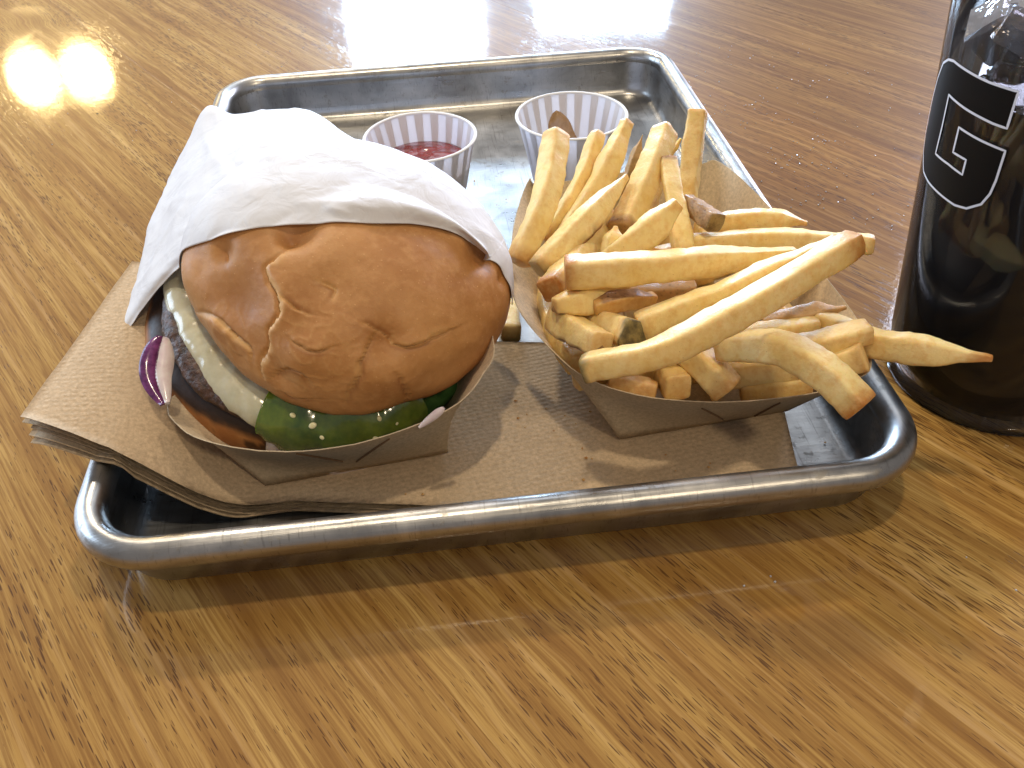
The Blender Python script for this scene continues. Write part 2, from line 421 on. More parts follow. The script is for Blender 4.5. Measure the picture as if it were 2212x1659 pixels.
# ------------------------------------------------------------------ napkins
A0 = np.array([-13.9, -11.9]); U = np.array([.982, -.188]); U /= np.linalg.norm(U); W = np.array([-U[1], U[0]])
def nap_z(u):
    return .64 + 3.30 * float(np.interp(u, [0, .9, 1.8, 2.7, 3.4, 4.1, 4.8, 5.5, 6.2, 7.0], [1.0, .965, .905, .80, .665, .475, .27, .11, .025, 0]))
NAPDESC = ['brown paper napkin on top of the stack, under both food boats', 'second brown napkin from the top of the stack',
           'middle brown napkin of the stack of five', 'fourth brown napkin down, just above the lowest one', 'lowest brown napkin of the stack, lying on the tray floor']
for k in range(5):
    dz = -.118 * k
    nu, nv_ = 90, 30; Vt = []; r2 = random.Random(k)
    ou, ov, rot = r2.uniform(-.10, .10), r2.uniform(-.10, .05), r2.uniform(-.006, .006)
    if k == 0: ou = ov = rot = 0
    for side in (1, -1):
        for i in range(nu):
            for j in range(nv_):
                u = 23 * i / (nu - 1); v = 8.1 * j / (nv_ - 1)
                uu = u + ou; vv = v + ov + rot * u
                lift = max(0, 1 - u / 7)
                spread = 1 + .9 * lift * (.35 + .65 * sstep(8, 0, v))
                z = nap_z(u + .25 * (4 - v) * .15) + dz * (.92 + 1.15 * lift)
                p = A0 + U * uu + W * vv
                p = p - np.array([0, .62 * math.sin(math.pi * min(max(uu, 0) / 7.5, 1)) ** 1.2 * (1 - v / 8.1)])
                lim = -14.9
                if p[1] < lim: p = np.array([p[0], lim - .34 * math.tanh((lim - p[1]) / .7)])
                z += .030 * fb((p[0], p[1], k * 3.0), .5, k)
                edge = min(i, nu - 1 - i, j, nv_ - 1 - j)
                th = .030 if edge > 0 else .010
                z = max(z, .22 + .085 * (4 - k), float(np.interp(p[0], [-11.25, -9.7], [2.70 + .15 * (4 - k), .3])))
                Vt.append((p[0], p[1], z + side * th))
    n1 = nu * nv_
    F = grid_faces(nu, nv_, flip=True) + [tuple(i + n1 for i in f) for f in grid_faces(nu, nv_)]
    bd = [i * nv_ for i in range(nu)] + [(nu - 1) * nv_ + j for j in range(1, nv_)] + [i * nv_ + nv_ - 1 for i in range(nu - 2, -1, -1)] + [j for j in range(nv_ - 2, 0, -1)]
    F += [(bd[i], bd[(i + 1) % len(bd)], bd[(i + 1) % len(bd)] + n1, bd[i] + n1) for i in range(len(bd))]
    o = mk('paper_napkin', Vt, F, M_NAP, loc=(-3, -9, .5))
    prop(o, NAPDESC[k], 'napkin', 'brown napkins stacked on the tray')

# ------------------------------------------------------------------ food boats
def boat(name, label, bottom, zb, rim_pts, corners, slits):
    """bottom: four xy corners; rim_pts: closed loop of world points, corners: indices of the loop nearest to each bottom corner"""
    root = empty(name, (*np.mean(bottom, 0), zb)); prop(root, label, 'food tray', 'brown paper food boats')
    n = 22; rimv, botv = [], []
    for k in range(4):
        i0, i1 = corners[k], corners[(k + 1) % 4]
        if i1 <= i0: i1 += len(rim_pts)
        m = i1 - i0
        # sample the closed spline between the two loop indices
        for t in np.linspace(0, m, n, endpoint=False):
            i = i0 + t; a = int(math.floor(i)); u = i - a; L = len(rim_pts)
            P = [np.array(rim_pts[(a + q) % L], float) for q in (-1, 0, 1, 2)]
            rimv.append(.5 * (2 * P[1] + (-P[0] + P[2]) * u + (2 * P[0] - 5 * P[1] + 4 * P[2] - P[3]) * u * u + (-P[0] + 3 * P[1] - 3 * P[2] + P[3]) * u ** 3))
        b0, b1 = np.array(bottom[k]), np.array(bottom[(k + 1) % 4])
        for t in np.linspace(0, 1, n, endpoint=False): botv.append((*(b0 + (b1 - b0) * t), zb))
    rimv, botv = np.array(rimv), np.array(botv)
    cen = np.array([*np.mean(bottom, 0), zb])
    rows = []
    K = 9
    for s in np.linspace(0, 1, K):
        r = botv + (rimv - botv) * s
        rows.append(r)
    rows = np.array(rows); nvv = rows.shape[1]
    jag = np.array([.018 * nz(p, 3.5, 7) for p in rows[-1]]); rows[-1][:, 2] += jag
    def shell(off):
        R = rows.copy()
        for q in R.reshape(-1, 3):
            pass
        out = []
        for row in R:
            d = row[:, :2] - cen[:2]; d = d / np.linalg.norm(d, axis=1)[:, None]
            row2 = row.copy(); row2[:, :2] += d * off; out.append(row2)
        return np.array(out)
    T = .045
    ins, outs = shell(-T / 2), shell(T / 2)
    mk('outer_wall', np.vstack([outs.reshape(-1, 3)]), grid_faces(K, nvv, True) + [tuple(range(nvv - 1, -1, -1))], M_KRAFT, root)
    insv = ins.reshape(-1, 3).copy(); insv[:nvv, 2] += T
    mk('inner_wall', insv, grid_faces(K, nvv, True, flip=True) + [tuple(range(nvv))], M_KRAFT_IN, root)
    # cut rim edge
    nr = nvv; ev = np.vstack([outs[-1], ins[-1] + [0, 0, .0], (outs[-1] + ins[-1]) / 2 + [0, 0, .02]])
    mk('cut_edge', ev, [(i, (i + 1) % nr, 2 * nr + (i + 1) % nr, 2 * nr + i) for i in range(nr)] + [(2 * nr + i, 2 * nr + (i + 1) % nr, nr + (i + 1) % nr, nr + i) for i in range(nr)], M_KRAFT, root)
    # shadow lines of the locking slits on the front panel, painted as dark strips
    for (pa, pb, wdt) in slits:
        dep = BVHTree.FromPolygons([Vector(v) for v in outs.reshape(-1, 3)], grid_faces(K, nvv, True))
        Pts = []
        for t in np.linspace(0, 1, 9):
            x, y = pa[0] + (pb[0] - pa[0]) * t, pa[1] + (pb[1] - pa[1]) * t
            h = dep.ray_cast(Vector(CAM), Vector(ray(x, y)))
            if h[0] is not None: Pts.append((np.array(h[0]), np.array(h[1]), t))
        if len(Pts) > 3:
            V = []
            for (p, nn, t) in Pts:
                if nn @ (CAM - p) < 0: nn = -nn
                tang = Pts[-1][0] - Pts[0][0]; tang /= np.linalg.norm(tang); up = np.cross(nn, tang); up *= np.sign(up[2])
                ww = wdt * math.sin(math.pi * min(max(t, .03), .97)) ** .6
                V += [p + nn * .010 - up * ww / 2, p + nn * .055, p + nn * .010 + up * ww / 2]
            mk('slit_shadow_strip', V, grid_faces(len(Pts), 3), M_SLIT_SHADOW, root, smooth=False)
    return root, rows

rp2 = [at(*p) for p in [(1212, 775, 3.8), (1284, 824, 3.55), (1386, 855, 3.4), (1500, 867, 3.3), (1600, 867, 3.3), (1750, 851, 3.5), (1846, 820, 3.75),
                        (1882, 786, 3.9), (1856, 700, 4.05), (1800, 620, 4.2), (1662, 447, 4.5), (1557, 352, 4.7), (1505, 356, 4.7), (1350, 372, 4.5), (1170, 399, 4.6), (1143, 388, 4.6), (1112, 480, 4.3), (1105, 583, 4.05), (1122, 671, 3.9)]]
boat2, _ = boat('food_boat', 'brown paper food boat heaped with fries, on the right of the tray',
                [(3.86, -12.25), (9.6, -11.75), (9.3, -4.2), (3.7, -4.0)], .78, rp2, [0, 6, 11, 15],
                [((1515, 880), (1562, 905), .10), ((1685, 868), (1612, 907), .11)])
rp1 = [at(*p) for p in [(362, 876, 3.1), (389, 922, 3.1), (430, 947, 3.2), (510, 967, 3.3), (590, 975, 3.25), (680, 972, 3.25), (785, 955, 3.3), (885, 923, 3.4), (965, 886, 3.55),
                        (1008, 855, 3.7), (1043, 808, 3.9), (1067, 745, 4.1)]] + [np.array(p) for p in [(-.3, -7.2, 4.2), (-.9, -4.6, 4.2), (-3.4, -3.6, 4.1), (-7.0, -3.4, 3.8), (-8.8, -4.4, 3.2), (-9.3, -6.6, 2.6), (-9.75, -9.0, 2.6)]]
boat1, _ = boat('food_boat', 'brown paper food boat holding the wrapped burger, on the left of the tray',
                [(-7.45, -12.65), (-1.75, -12.05), (-2.2, -4.6), (-7.9, -4.6)], .78, rp1, [0, 8, 13, 16],
                [((640, 978), (741, 995), .11), ((841, 946), (769, 996), .11)])

# ------------------------------------------------------------------ burger
burger = empty('burger', (-5.4, -8.2, 1.0)); prop(burger, 'cheeseburger with a wrinkled toasted bun, half wrapped in white paper', 'burger')
N_ = np.array([.155, -.285, 1.0]); N_ /= np.linalg.norm(N_)
Ux = np.cross([0, 1, 0], N_); Ux /= np.linalg.norm(Ux); Vy = np.cross(N_, Ux)
def loc2w(c, r, th, h):
    return np.asarray(c) + Ux * (r * math.cos(th)) + Vy * (r * math.sin(th)) + N_ * h
CT = np.array([-4.32, -7.75, 5.08]); RT = 5.22; HT = 3.35
CB = np.array([-6.28, -7.25, 2.98])
# top bun: dome with a curled-under lip
def dome_profile(m):
    out = []
    for t in np.linspace(0, 1, m):
        if t < .80:
            a = (t / .80) * math.pi / 2
            r = math.sin(a) ** .86; h = math.cos(a) ** .90 if math.cos(a) > 0 else 0
            out.append((RT * r, HT * h))
        else:
            s = (t - .80) / .20; a = s * math.pi / 2
            out.append((RT - .95 * (1 - math.cos(a)), -.85 * math.sin(a)))
    return out
nth, nm = 420, 230
prof = dome_profile(nm)
th = np.linspace(0, 2 * math.pi, nth, endpoint=False)
def squash(a):
    d = math.degrees(a) % 360
    return 1 - .085 * math.exp(-((d - 216) / 30) ** 2) - .15 * math.exp(-((d - 62) / 38) ** 2) - .05 * math.exp(-((d - 120) / 30) ** 2)
base = np.array([[loc2w(CT, r * squash(a), a, h) for a in th] for r, h in prof]).reshape(-1, 3)
Fd = grid_faces(nm, nth, True)
coarse = BVHTree.FromPolygons([Vector(v) for v in base], Fd)
def hit(x, y):
    h = coarse.ray_cast(Vector(CAM), Vector(ray(x, y)))
    return None if h[0] is None else np.array(h[0])
def c1(x, y): return (221.2 + .4 * x, 221.2 + .4 * y)     # crop of the bun: its pixels -> picture pixels
def polyl(pts, n=24):
    P = catmull([c1(*p) for p in pts], n); H = [hit(*p) for p in P]; return np.array([h for h in H if h is not None])
# vertex normals of the plain dome
Vg = base.reshape(nm, nth, 3)
dn_t = np.roll(Vg, -1, 1) - np.roll(Vg, 1, 1); dn_m = np.gradient(Vg, axis=0)
nrm = np.cross(dn_m, dn_t); nrm /= np.maximum(np.linalg.norm(nrm, axis=2, keepdims=True), 1e-9)
nrm = nrm.reshape(-1, 3); nrm *= np.sign((nrm * (base - CT)).sum(1))[:, None]
disp = np.zeros(len(base)); tone = np.zeros((len(base), 3))
n_low = np.array([fb(p, .30, 1, 3) for p in base]); n_hi = np.array([fb(p, 1.6, 4, 3) for p in base])
disp += .12 * n_low + .014 * n_hi
def dent(px, rad, depth, squash=1.0):
    global disp
    c = hit(*c1(*px))
    if c is None: return
    d = np.linalg.norm(base - c, axis=1) / rad
    disp -= .72 * depth * np.exp(-(d ** 2) * 1.6)
    return d
for px, rad, dep in [((760, 1090), 1.25, .50), ((640, 1000), 1.1, .22), ((1060, 720), .75, .42), ((640, 800), .45, .40), ((540, 860), .8, .15), ((1530, 1290), .75, .42), ((2030, 830), .55, .35), ((1080, 1180), .8, .20), ((850, 1350), .9, .22),
                     ((1650, 1620), .7, .16), ((2150, 960), .35, .20), ((1230, 1000), .8, .14), ((960, 1480), .5, .18), ((1000, 740), .35, .25)]:
    dent(px, rad, dep)
for px, rad, dep in [((1500, 1480), 1.0, -.26), ((1250, 800), 1.3, -.16), ((1100, 1350), .9, -.20), ((620, 1220), .7, -.20), ((1800, 1100), 1.5, -.12), ((480, 930), .7, -.16)]:
    dent(px, rad, dep)
def crack(pts, width=.10, step=.10, pale=1.15, side=1, n=46):
    """a torn line in the crust: one lip stands proud, pale crumb shows along it"""
    global disp, tone
    L = polyl(pts, n)
    if len(L) < 3: return
    jit = np.array([[.05 * nz(p, 4.5, 9), .05 * nz(p, 4.5, 11), .05 * nz(p, 4.5, 12)] for p in L]); L = L + jit
    lo, hi_ = L.min(0) - .9, L.max(0) + .9
    idx = np.where(((base > lo) & (base < hi_)).all(1))[0]
    P = base[idx]; best = np.full(len(idx), 9.); sgn = np.ones(len(idx)); tt = np.zeros(len(idx))
    for i in range(len(L) - 1):
        a, b = L[i], L[i + 1]; ab = b - a; t = np.clip(((P - a) @ ab) / (ab @ ab + 1e-12), 0, 1)
        q = a + t[:, None] * ab; d = np.linalg.norm(P - q, axis=1)
        s = np.sign((np.cross(np.broadcast_to(ab, P.shape), P - q) * nrm[idx]).sum(1)) * side
        m = d < best; best[m] = d[m]; sgn[m] = s[m]; tt[m] = (i + t[m]) / (len(L) - 1)
    fade = np.sin(np.pi * np.clip(tt, .02, .98)) ** .45
    d = best; wv = width * (.6 + .8 * np.array([abs(nz(p, 1.7, 5)) * 2 for p in P]))
    step *= .70
    disp[idx] += fade * step * np.where(sgn > 0, np.exp(-(d / .34) ** 1.3), -.35 * np.exp(-(d / .12) ** 2))
    disp[idx] -= fade * .09 * np.exp(-(d / (wv * .6)) ** 2)
    lipm = np.exp(-((d) / (wv * .9)) ** 2)
    tone[idx, 0] = np.maximum(tone[idx, 0], fade * pale * lipm * .85)
    tone[idx, 2] = np.maximum(tone[idx, 2], fade * .55 * np.exp(-((d - .10) / .06) ** 2) * (sgn < 0))
crack([(990, 800), (940, 850), (880, 890), (900, 960), (940, 1040), (950, 1130), (920, 1180), (880, 1250), (885, 1320), (850, 1400), (850, 1450), (870, 1490)], .17, .20, .9, 1, 90)
crack([(510, 1130), (600, 1160), (660, 1225), (720, 1290), (770, 1340), (790, 1400)], .10, .12, .75, -1, 50)
crack([(1470, 1250), (1430, 1330), (1395, 1400), (1380, 1480), (1330, 1560), (1310, 1620)], .09, .13, .55, -1, 50)
crack([(1580, 1240), (1570, 1300), (1640, 1320), (1720, 1300), (1790, 1265), (1880, 1225)], .10, .14, .8, 1, 50)
crack([(1160, 960), (1215, 985), (1260, 1010), (1240, 1060)], .10, .05, .7, 1, 30)
crack([(1010, 1270), (1100, 1330), (1180, 1340), (1260, 1310)], .07, .08, .5, 1, 30)
crack([(960, 1040), (1040, 1110), (1130, 1150)], .06, .08, .35, -1, 24)
crack([(960, 1560), (1050, 1600), (1150, 1600)], .07, .07, .5, 1, 24)
crack([(640, 800), (650, 850)], .06, .06, .3, 1, 12)
crack([(1590, 1450), (1640, 1540), (1660, 1630)], .05, .10, .2, 1, 24)
crack([(1400, 1190), (1500, 1240), (1570, 1300)], .06, .10, .3, -1, 24)
crack([(560, 1330), (640, 1400), (700, 1440), (760, 1460)], .07, .08, .4, 1, 24)
crack([(900, 1500), (990, 1440), (1080, 1460), (1120, 1520)], .07, .06, .5, 1, 30)
# rim of the bun browner low down
lowm = sstep(.5, -.6, (base - CT) @ N_)
tone[:, 2] = np.maximum(tone[:, 2], .65 * lowm)
dented = sstep(.10, .42, -(disp - .12 * n_low)); tone[:, 2] = np.maximum(tone[:, 2], .35 * dented)  # dents tinted browner too
# flaky patch: many small creases on the near left
creas = np.array([1 - abs(nz(p, 2.3, 21)) * 5 for p in base]); pc = hit(*c1(1120, 1400)); pm = np.exp(-(np.linalg.norm(base - pc, axis=1) / 1.9) ** 2)
pc2 = hit(*c1(640, 1250)); pm = np.maximum(pm, np.exp(-(np.linalg.norm(base - pc2, axis=1) / 1.2) ** 2))
disp += .018 * np.clip(creas, 0, 1) * pm
tone[:, 0] = np.maximum(tone[:, 0], .25 * np.clip(creas, 0, 1) ** 3 * pm)
topv = base + nrm * disp[:, None]
mk('top_bun', topv, Fd, M_BUN, burger, attr={'tone': tone})

# bottom bun
def ring(center, prof, nth=220, rj=.1, seed=1, th0=0, th1=2 * math.pi, closed=True, fn=None, nfreq=.4):
    ths = np.linspace(th0, th1, nth, endpoint=not closed); rows = []
    for (r, h) in prof:
        row = []
        for a in ths:
            p = loc2w(center, r, a, h); q = rj * fb(p, nfreq, seed, 3)
            rr_, hh = r + q, h
            if fn: rr_, hh = fn(a, rr_, hh)
            row.append(loc2w(center, rr_, a, hh))
        rows.append(row)
    V = np.array(rows).reshape(-1, 3)
    return V, len(prof), nth
prof = [(0.01, -1.3), (3.2, -1.3), (4.1, -1.22)] + [(4.15 + .95 * math.cos(a), -.25 + 1.0 * math.sin(a)) for a in np.linspace(-1.3, 1.35, 22)] + [(4.0, .74), (3.0, .76), (.01, .76)]
V, a_, b_ = ring(CB, prof, 260, .10, 3)
hh = (V - CB) @ N_; rad = np.linalg.norm((V - CB) - np.outer(hh, N_), axis=1)
tn = np.zeros((len(V), 3))
cn = np.array([fb(p, 1.2, 8) for p in V])
tn[:, 1] = sstep(.22, .42, hh + .12 * cn) * (rad > 3.6) * .97
tn[:, 2] = .75 - .3 * sstep(-.3, .4, cn)
tn[:, 1] = np.maximum(tn[:, 1], .8 * sstep(.38, .62, cn + .10 * hh) * (hh > -.35) * (rad > 4.2))
mk('bottom_bun', V, grid_faces(a_, b_, True, flip=True), M_BUN, burger, attr={'tone': tn})

# patty
CP = CB + N_ * 1.0 + Ux * .55
M_PATTY = mat_simple('grilled_beef', (.030, .014, .008), (.11, .050, .030), 4.5, .45, .9, .12, coat=.12)
prof = [(.01, -.40), (4.4, -.40)] + [(4.42 + .50 * math.cos(a), .40 * math.sin(a)) for a in np.linspace(-1.3, 1.3, 22)] + [(4.2, .40), (.01, .40)]
V, a_, b_ = ring(CP, prof, 320, .12, 5, nfreq=.9)
cenp = CP
V = np.array([p + (p - cenp) / np.linalg.norm(p - cenp) * (.07 * fb(p, 2.6, 6, 3)) for p in V])
mk('beef_patty', V, grid_faces(a_, b_, True, flip=True), M_PATTY, burger)

def strip(center, t0, t1, sect, n=120, seed=0, bump_=.05):
    """closed cross-section sect(theta_fraction) -> list of (r,h), swept along the burger's edge"""
    rows = []
    for k in range(n):
        f = k / (n - 1); a = math.radians(t0 + (t1 - t0) * f)
        rows.append([loc2w(center, r, a, h) for r, h in sect(f, a)])
    m = len(rows[0]); V = np.array(rows).reshape(-1, 3)
    V = np.array([p + N_ * bump_ * fb(p, 1.1, seed) + (p - center) / np.linalg.norm(p - center) * bump_ * fb(p, 1.4, seed + 3) for p in V])
    return V, grid_faces(n, m, True) + [tuple(range(m)), tuple(range(n * m - 1, (n - 1) * m - 1, -1))]
def thick(path, t):
    """a closed outline round an open path of (r,h), thinner at its last point"""
    P = catmull(path, 16); T = np.gradient(P, axis=0); T /= np.linalg.norm(T, axis=1)[:, None]; Nn = np.stack([-T[:, 1], T[:, 0]], 1)
    ww = t * np.sqrt(np.clip(1 - (np.linspace(0, 1, 16) ** 6), .02, 1))[:, None]
    return list(map(tuple, P + Nn * ww)) + list(map(tuple, (P - Nn * ww)[::-1]))
CM = CB * .45 + CT * .55; CM = CB * .35 + CT * .65; CM = CM + N_ * (((CT - N_ * 1.05) - CM) @ N_)
M_CHEESE = mat_simple('melted_cheese', (.50, .47, .32), (.62, .59, .44), 1.6, .20, .25, .06, coat=.6, sss=.30, sssr=(.5, .4, .2))
def cheese_sect(f, a):
    droop = .40 + .60 * math.sin(f * 17 + 1) * math.sin(f * 7) + .35 * nz((f * 9, 0, 0), 1, 3)
    if f > .80: droop += .9 * sstep(.80, .92, f)
    r0 = 4.0; R0 = 5.12 * squash(a) + .08 * math.sin(f * 11)
    return thick([(2.5, .12), (r0, .12), (R0 - .20, .10), (R0 + .10, -.08), (R0 + .20, -.30 - .20 * droop), (R0 + .12, -.45 - .70 * droop)], .17)
V, F = strip(CM, 150, 266, cheese_sect, 170, 2, .065)
mk('melted_cheese', V, F, M_CHEESE, burger)
M_CHILE = mat_simple('green_chile', (.032, .075, .006), (.12, .175, .014), 1.1, .16, .3, .06, coat=.8, sss=.25, sssr=(.2, .4, .05))
def chile_sect(f, a):
    e = math.sin(math.pi * min(max(f, .02), .98)) ** .4
    dr = (1.75 + .25 * math.sin(f * 9)) * e
    return thick([(3.2, .55), (4.5, .55), (5.15, .30), (5.45, -.2), (5.42, -.2 - dr * .5), (5.10, -.2 - dr)], .15 * e + .02)
V, F = strip(CM, 248, 304, chile_sect, 110, 4, .12)
chile = mk('green_chile', V, F, M_CHILE, burger)
bv = BVHTree.FromPolygons([Vector(v) for v in V], F)
M_SEED = mat_simple('chile_seed', (.72, .66, .36), (.80, .76, .50), 5, .3, .1)
M_GREEN = mat_simple('lettuce_leaf', (.012, .045, .012), (.05, .13, .035), 2.0, .35, .5, .1, sss=.1)
M_ONION = mat_simple('onion_flesh', (.66, .54, .56), (.76, .68, .68), 2.5, .22, .2, .03, coat=.5, sss=.35, sssr=(.5, .35, .45))
M_ONSK = mat_simple('onion_skin', (.085, .012, .085), (.22, .050, .21), 4, .22, .15, .03, coat=.5)
def blob(name, p, nn, r, flat, mat, parent, el=1.0, ang=0.0):
    V = []; nn = np.array(nn, float); nn /= np.linalg.norm(nn); a = np.cross(nn, [.3, .2, 1]); a /= np.linalg.norm(a); b = np.cross(nn, a)
    a, b = a * math.cos(ang) + b * math.sin(ang), -a * math.sin(ang) + b * math.cos(ang)
    m, n = 8, 14
    for i in range(m):
        ph = math.pi * i / (m - 1)
        for j in range(n):
            q = 2 * math.pi * j / n
            V.append(p + nn * (r * flat * math.cos(ph)) + a * (r * el * math.sin(ph) * math.cos(q)) + b * (r * math.sin(ph) * math.sin(q)))
    return mk(name, V, grid_faces(m, n, True), mat, parent)
for (x, y, r) in [(1025, 860, .095), (918, 805, .075), (1385, 822, .07), (1365, 930, .08), (1075, 925, .06), (1480, 850, .04)]:
    px = (265.4 + .4 * x, 575.1 + .4 * y); h = bv.ray_cast(Vector(CAM), Vector(ray(*px)))
    if h[0] is not None:
        nn = np.array(h[1]); nn *= np.sign(nn @ (CAM - np.array(h[0])))
        blob('chile_seed', np.array(h[0]) + nn * .01, nn, r, .5, M_SEED, burger, 1.3, rnd.uniform(0, 3))
# white chopped onion / second cheese lobe low at the front
def onion_low(f, a):
    e = math.sin(math.pi * min(max(f, .02), .98)) ** .5
    return thick([(4.6, -.3), (5.15, -.6), (5.42, -1.3), (5.40, -1.3 - 1.4 * e)], .20 * e + .02)
V, F = strip(CM, 250, 292, onion_low, 80, 6, .10); mk('onion_slice', V, F, M_ONION, burger)
# lettuce at the right
def lett(f, a):
    w_ = .35 * math.sin(f * 38) + .15 * math.sin(f * 71)
    return thick([(3.0, .2), (4.5, .15 + .3 * w_), (4.95, -.25 + .4 * w_), (5.12 + .12 * w_, -.8 + .4 * w_), (4.9, -1.5)], .05)
V, F = strip(CM + Ux * .12, 286, 372, lett, 200, 8, .05); mk('lettuce_leaf', V, F, M_GREEN, burger)
def onion_piece(pts_in, width, name='onion_slice', skin=True, th=.09, up=(0, 0, 1)):
    """a curved petal of red onion: white flesh with a purple outer skin strip"""
    P = catmull(pts_in, 22); T = np.gradient(P, axis=0); T /= np.linalg.norm(T, axis=1)[:, None]
    o = []
    for (o0, o1, mat, nm_) in ([(.0, .5, M_ONSK, 'onion_skin')] if skin else []) + [(-.5, .02 if skin else .5, M_ONION, name)]:
        V = []
        for i, (p, t) in enumerate(zip(P, T)):
            s = np.cross(t, up); s /= np.linalg.norm(s); nn = np.cross(s, t)
            e = math.sin(math.pi * (.06 + .9 * i / 21)) ** .6
            for (q, v) in ((o0, -1), (o0, 1), ((o0 + o1) / 2, 1.15), (o1, 1), (o1, -1)):
                V.append(p + s * width * q * e + nn * (th / 2 * v + .12 * width * (.25 - q * q)))
        o.append(mk(nm_, V, grid_faces(22, 5, True) + [tuple(range(5)), tuple(range(22 * 5 - 1, 21 * 5 - 1, -1))], mat, burger if not o or True else o[-1]))
    return o
def c6(x, y): return (265.4 + .4 * x, 575.1 + .4 * y)
onion_piece([at(*c6(215, 385), 4.5), at(*c6(192, 480), 4.3), at(*c6(180, 600), 4.0), at(*c6(228, 745), 3.6)], .98, up=tuple(-np.array(ray(*c6(180, 560)))))
onion_piece([at(*c6(1735, 765), 3.9), at(*c6(1690, 800), 3.75), at(*c6(1600, 870), 3.4)], .24, skin=False, up=tuple(-np.array(ray(*c6(1700, 800)))))

# ------------------------------------------------------------------ wrapping paper
def wr(x, y, z=None, lift=.10):
    if z is None:
        h = hit(x, y)
        if h is not None:
            n_ = (h - (CT - N_ * 1.5)); n_ /= np.linalg.norm(n_)
            return h + n_ * lift
        z = 6.5
    return at(x, y, z)
def below(p, dx, dy, z): return np.array([p[0] + dx, p[1] + dy, z])
rowA = [wr(258, 752, 3.0), wr(290, 696, 3.9), wr(345, 622, 5.1), wr(400, 568, 6.2), wr(480, 517, None, .14), wr(590, 493), wr(700, 487), wr(800, 487), wr(900, 489), wr(985, 510), wr(1050, 556, None, .10)]
rowB = [wr(268, 705, 3.5), wr(300, 640, 4.5), wr(365, 560, 5.9), wr(430, 500, 7.0), wr(510, 458, 7.8), wr(610, 430, 8.3), wr(710, 420, 8.45), wr(805, 425, 8.4), wr(895, 440, 8.1), wr(975, 475, 7.5), wr(1052, 545, 6.7)]
rowC = [wr(298, 600, 4.0), wr(335, 530, 5.1), wr(395, 450, 6.4), wr(465, 395, 7.3), wr(545, 360, 7.9), wr(630, 345, 8.15), wr(712, 352, 8.15), wr(792, 374, 8.0), wr(862, 408, 7.6), wr(938, 460, 7.0), wr(1040, 525, 6.3)]
rowD = [wr(320, 500, 4.4), wr(360, 430, 5.2), wr(415, 360, 6.2), wr(480, 318, 6.9), wr(555, 295, 7.4), wr(630, 288, 7.6), wr(700, 305, 7.5), wr(760, 342, 7.3), wr(822, 385, 7.0), wr(894, 440, 6.5), wr(1014, 505, 6.0)]
rowE = [wr(350, 432, 4.5), wr(392, 352, 5.0), wr(445, 296, 5.7), wr(505, 268, 6.3), wr(570, 256, 6.6), wr(630, 255, 6.8), wr(690, 274, 6.7), wr(742, 312, 6.6), wr(818, 348, 6.4), wr(885, 402, 6.1), wr(990, 472, 5.7)]
rowF = [wr(372, 392, 4.2), wr(406, 318, 4.6), wr(447, 234, 5.6), wr(508, 254, 5.7), wr(572, 247, 6.0), wr(628, 244, 6.2), wr(668, 246, 6.3), wr(730, 284, 6.1), wr(802, 332, 6.0), wr(872, 388, 5.8), wr(975, 458, 5.4)]
cenw = np.array([-5, -6.5, 0])
def shrink(row, k, z):
    return [np.array([cenw[0] + (p[0] - cenw[0]) * k, cenw[1] + (p[1] - cenw[1]) * k, z + (p[2] - 5) * .3]) for p in row]
rowG = shrink(rowF, .95, 3.6); rowH = shrink(rowF, .84, 1.9)
rows_ = [rowA, rowB, rowC, rowD, rowE, rowF, rowG, rowH]
full = []
for i, r in enumerate(rows_):
    p0, p1 = r[0], r[-1]
    lft1 = np.array([p0[0] + .35, p0[1] + .10, max(p0[2] - 1.1, 1.5)]); lft2 = np.array([p0[0] + 1.7, p0[1] + .2, max(p0[2] - 2.1, 1.1)])
    rgt1 = np.array([p1[0] - .35, p1[1] + .7, max(p1[2] - .9, 1.8)]); rgt2 = np.array([p1[0] - 1.3, p1[1] + 1.2, max(p1[2] - 2.4, 1.4)])
    if i == 0: lft1 = at(300, 792, 2.1); lft2 = at(372, 830, 1.5); rgt1 = p1 + np.array([-.15, 1.2, -.5]); rgt2 = p1 + np.array([-.8, 2.2, -1.2])
    full.append([lft2, lft1] + r + [rgt1, rgt2])
G = np.array(full)
NU, NV = 150, 190
G1 = np.stack([catmull(G[i], NV) for i in range(len(G))])
G2 = np.stack([catmull(G1[:, j], NU) for j in range(NV)], 1)       # NU x NV x 3
du = np.gradient(G2, axis=0); dv = np.gradient(G2, axis=1); nw = np.cross(du, dv); nw /= np.maximum(np.linalg.norm(nw, axis=2, keepdims=True), 1e-9)
ctr = np.array([-4.5, -6.5, 3.0]); nw *= np.sign((nw * (G2 - ctr)).sum(2))[..., None]
ii, jj = np.meshgrid(np.linspace(0, 1, NU), np.linspace(0, 1, NV), indexing='ij')
dw = np.zeros((NU, NV))
rw = random.Random(11)
P2 = G2.reshape(-1, 3)
def fold(a, b, amp, w_, flat=.0):
    """a crease from picture point a to b lying in the paper: sharp ridge, soft shoulders"""
    global dw
    tree = WT
    pa, pb = tree(*a), tree(*b)
    if pa is None or pb is None: return
    ab = pb - pa; t = ((P2 - pa) @ ab) / (ab @ ab); tc_ = np.clip(t, 0, 1); d = np.linalg.norm(P2 - (pa + tc_[:, None] * ab), axis=1)
    d = np.maximum(d - .0, 0)
    e = np.exp(-d / w_) * np.clip(1 - np.abs(2 * tc_ - 1) ** 3, 0, 1)
    dw += (amp * e).reshape(NU, NV)
bw = BVHTree.FromPolygons([Vector(v) for v in P2], grid_faces(NU, NV))
def WT(x, y):
    h = bw.ray_cast(Vector(CAM), Vector(ray(x, y))); return None if h[0] is None else np.array(h[0])
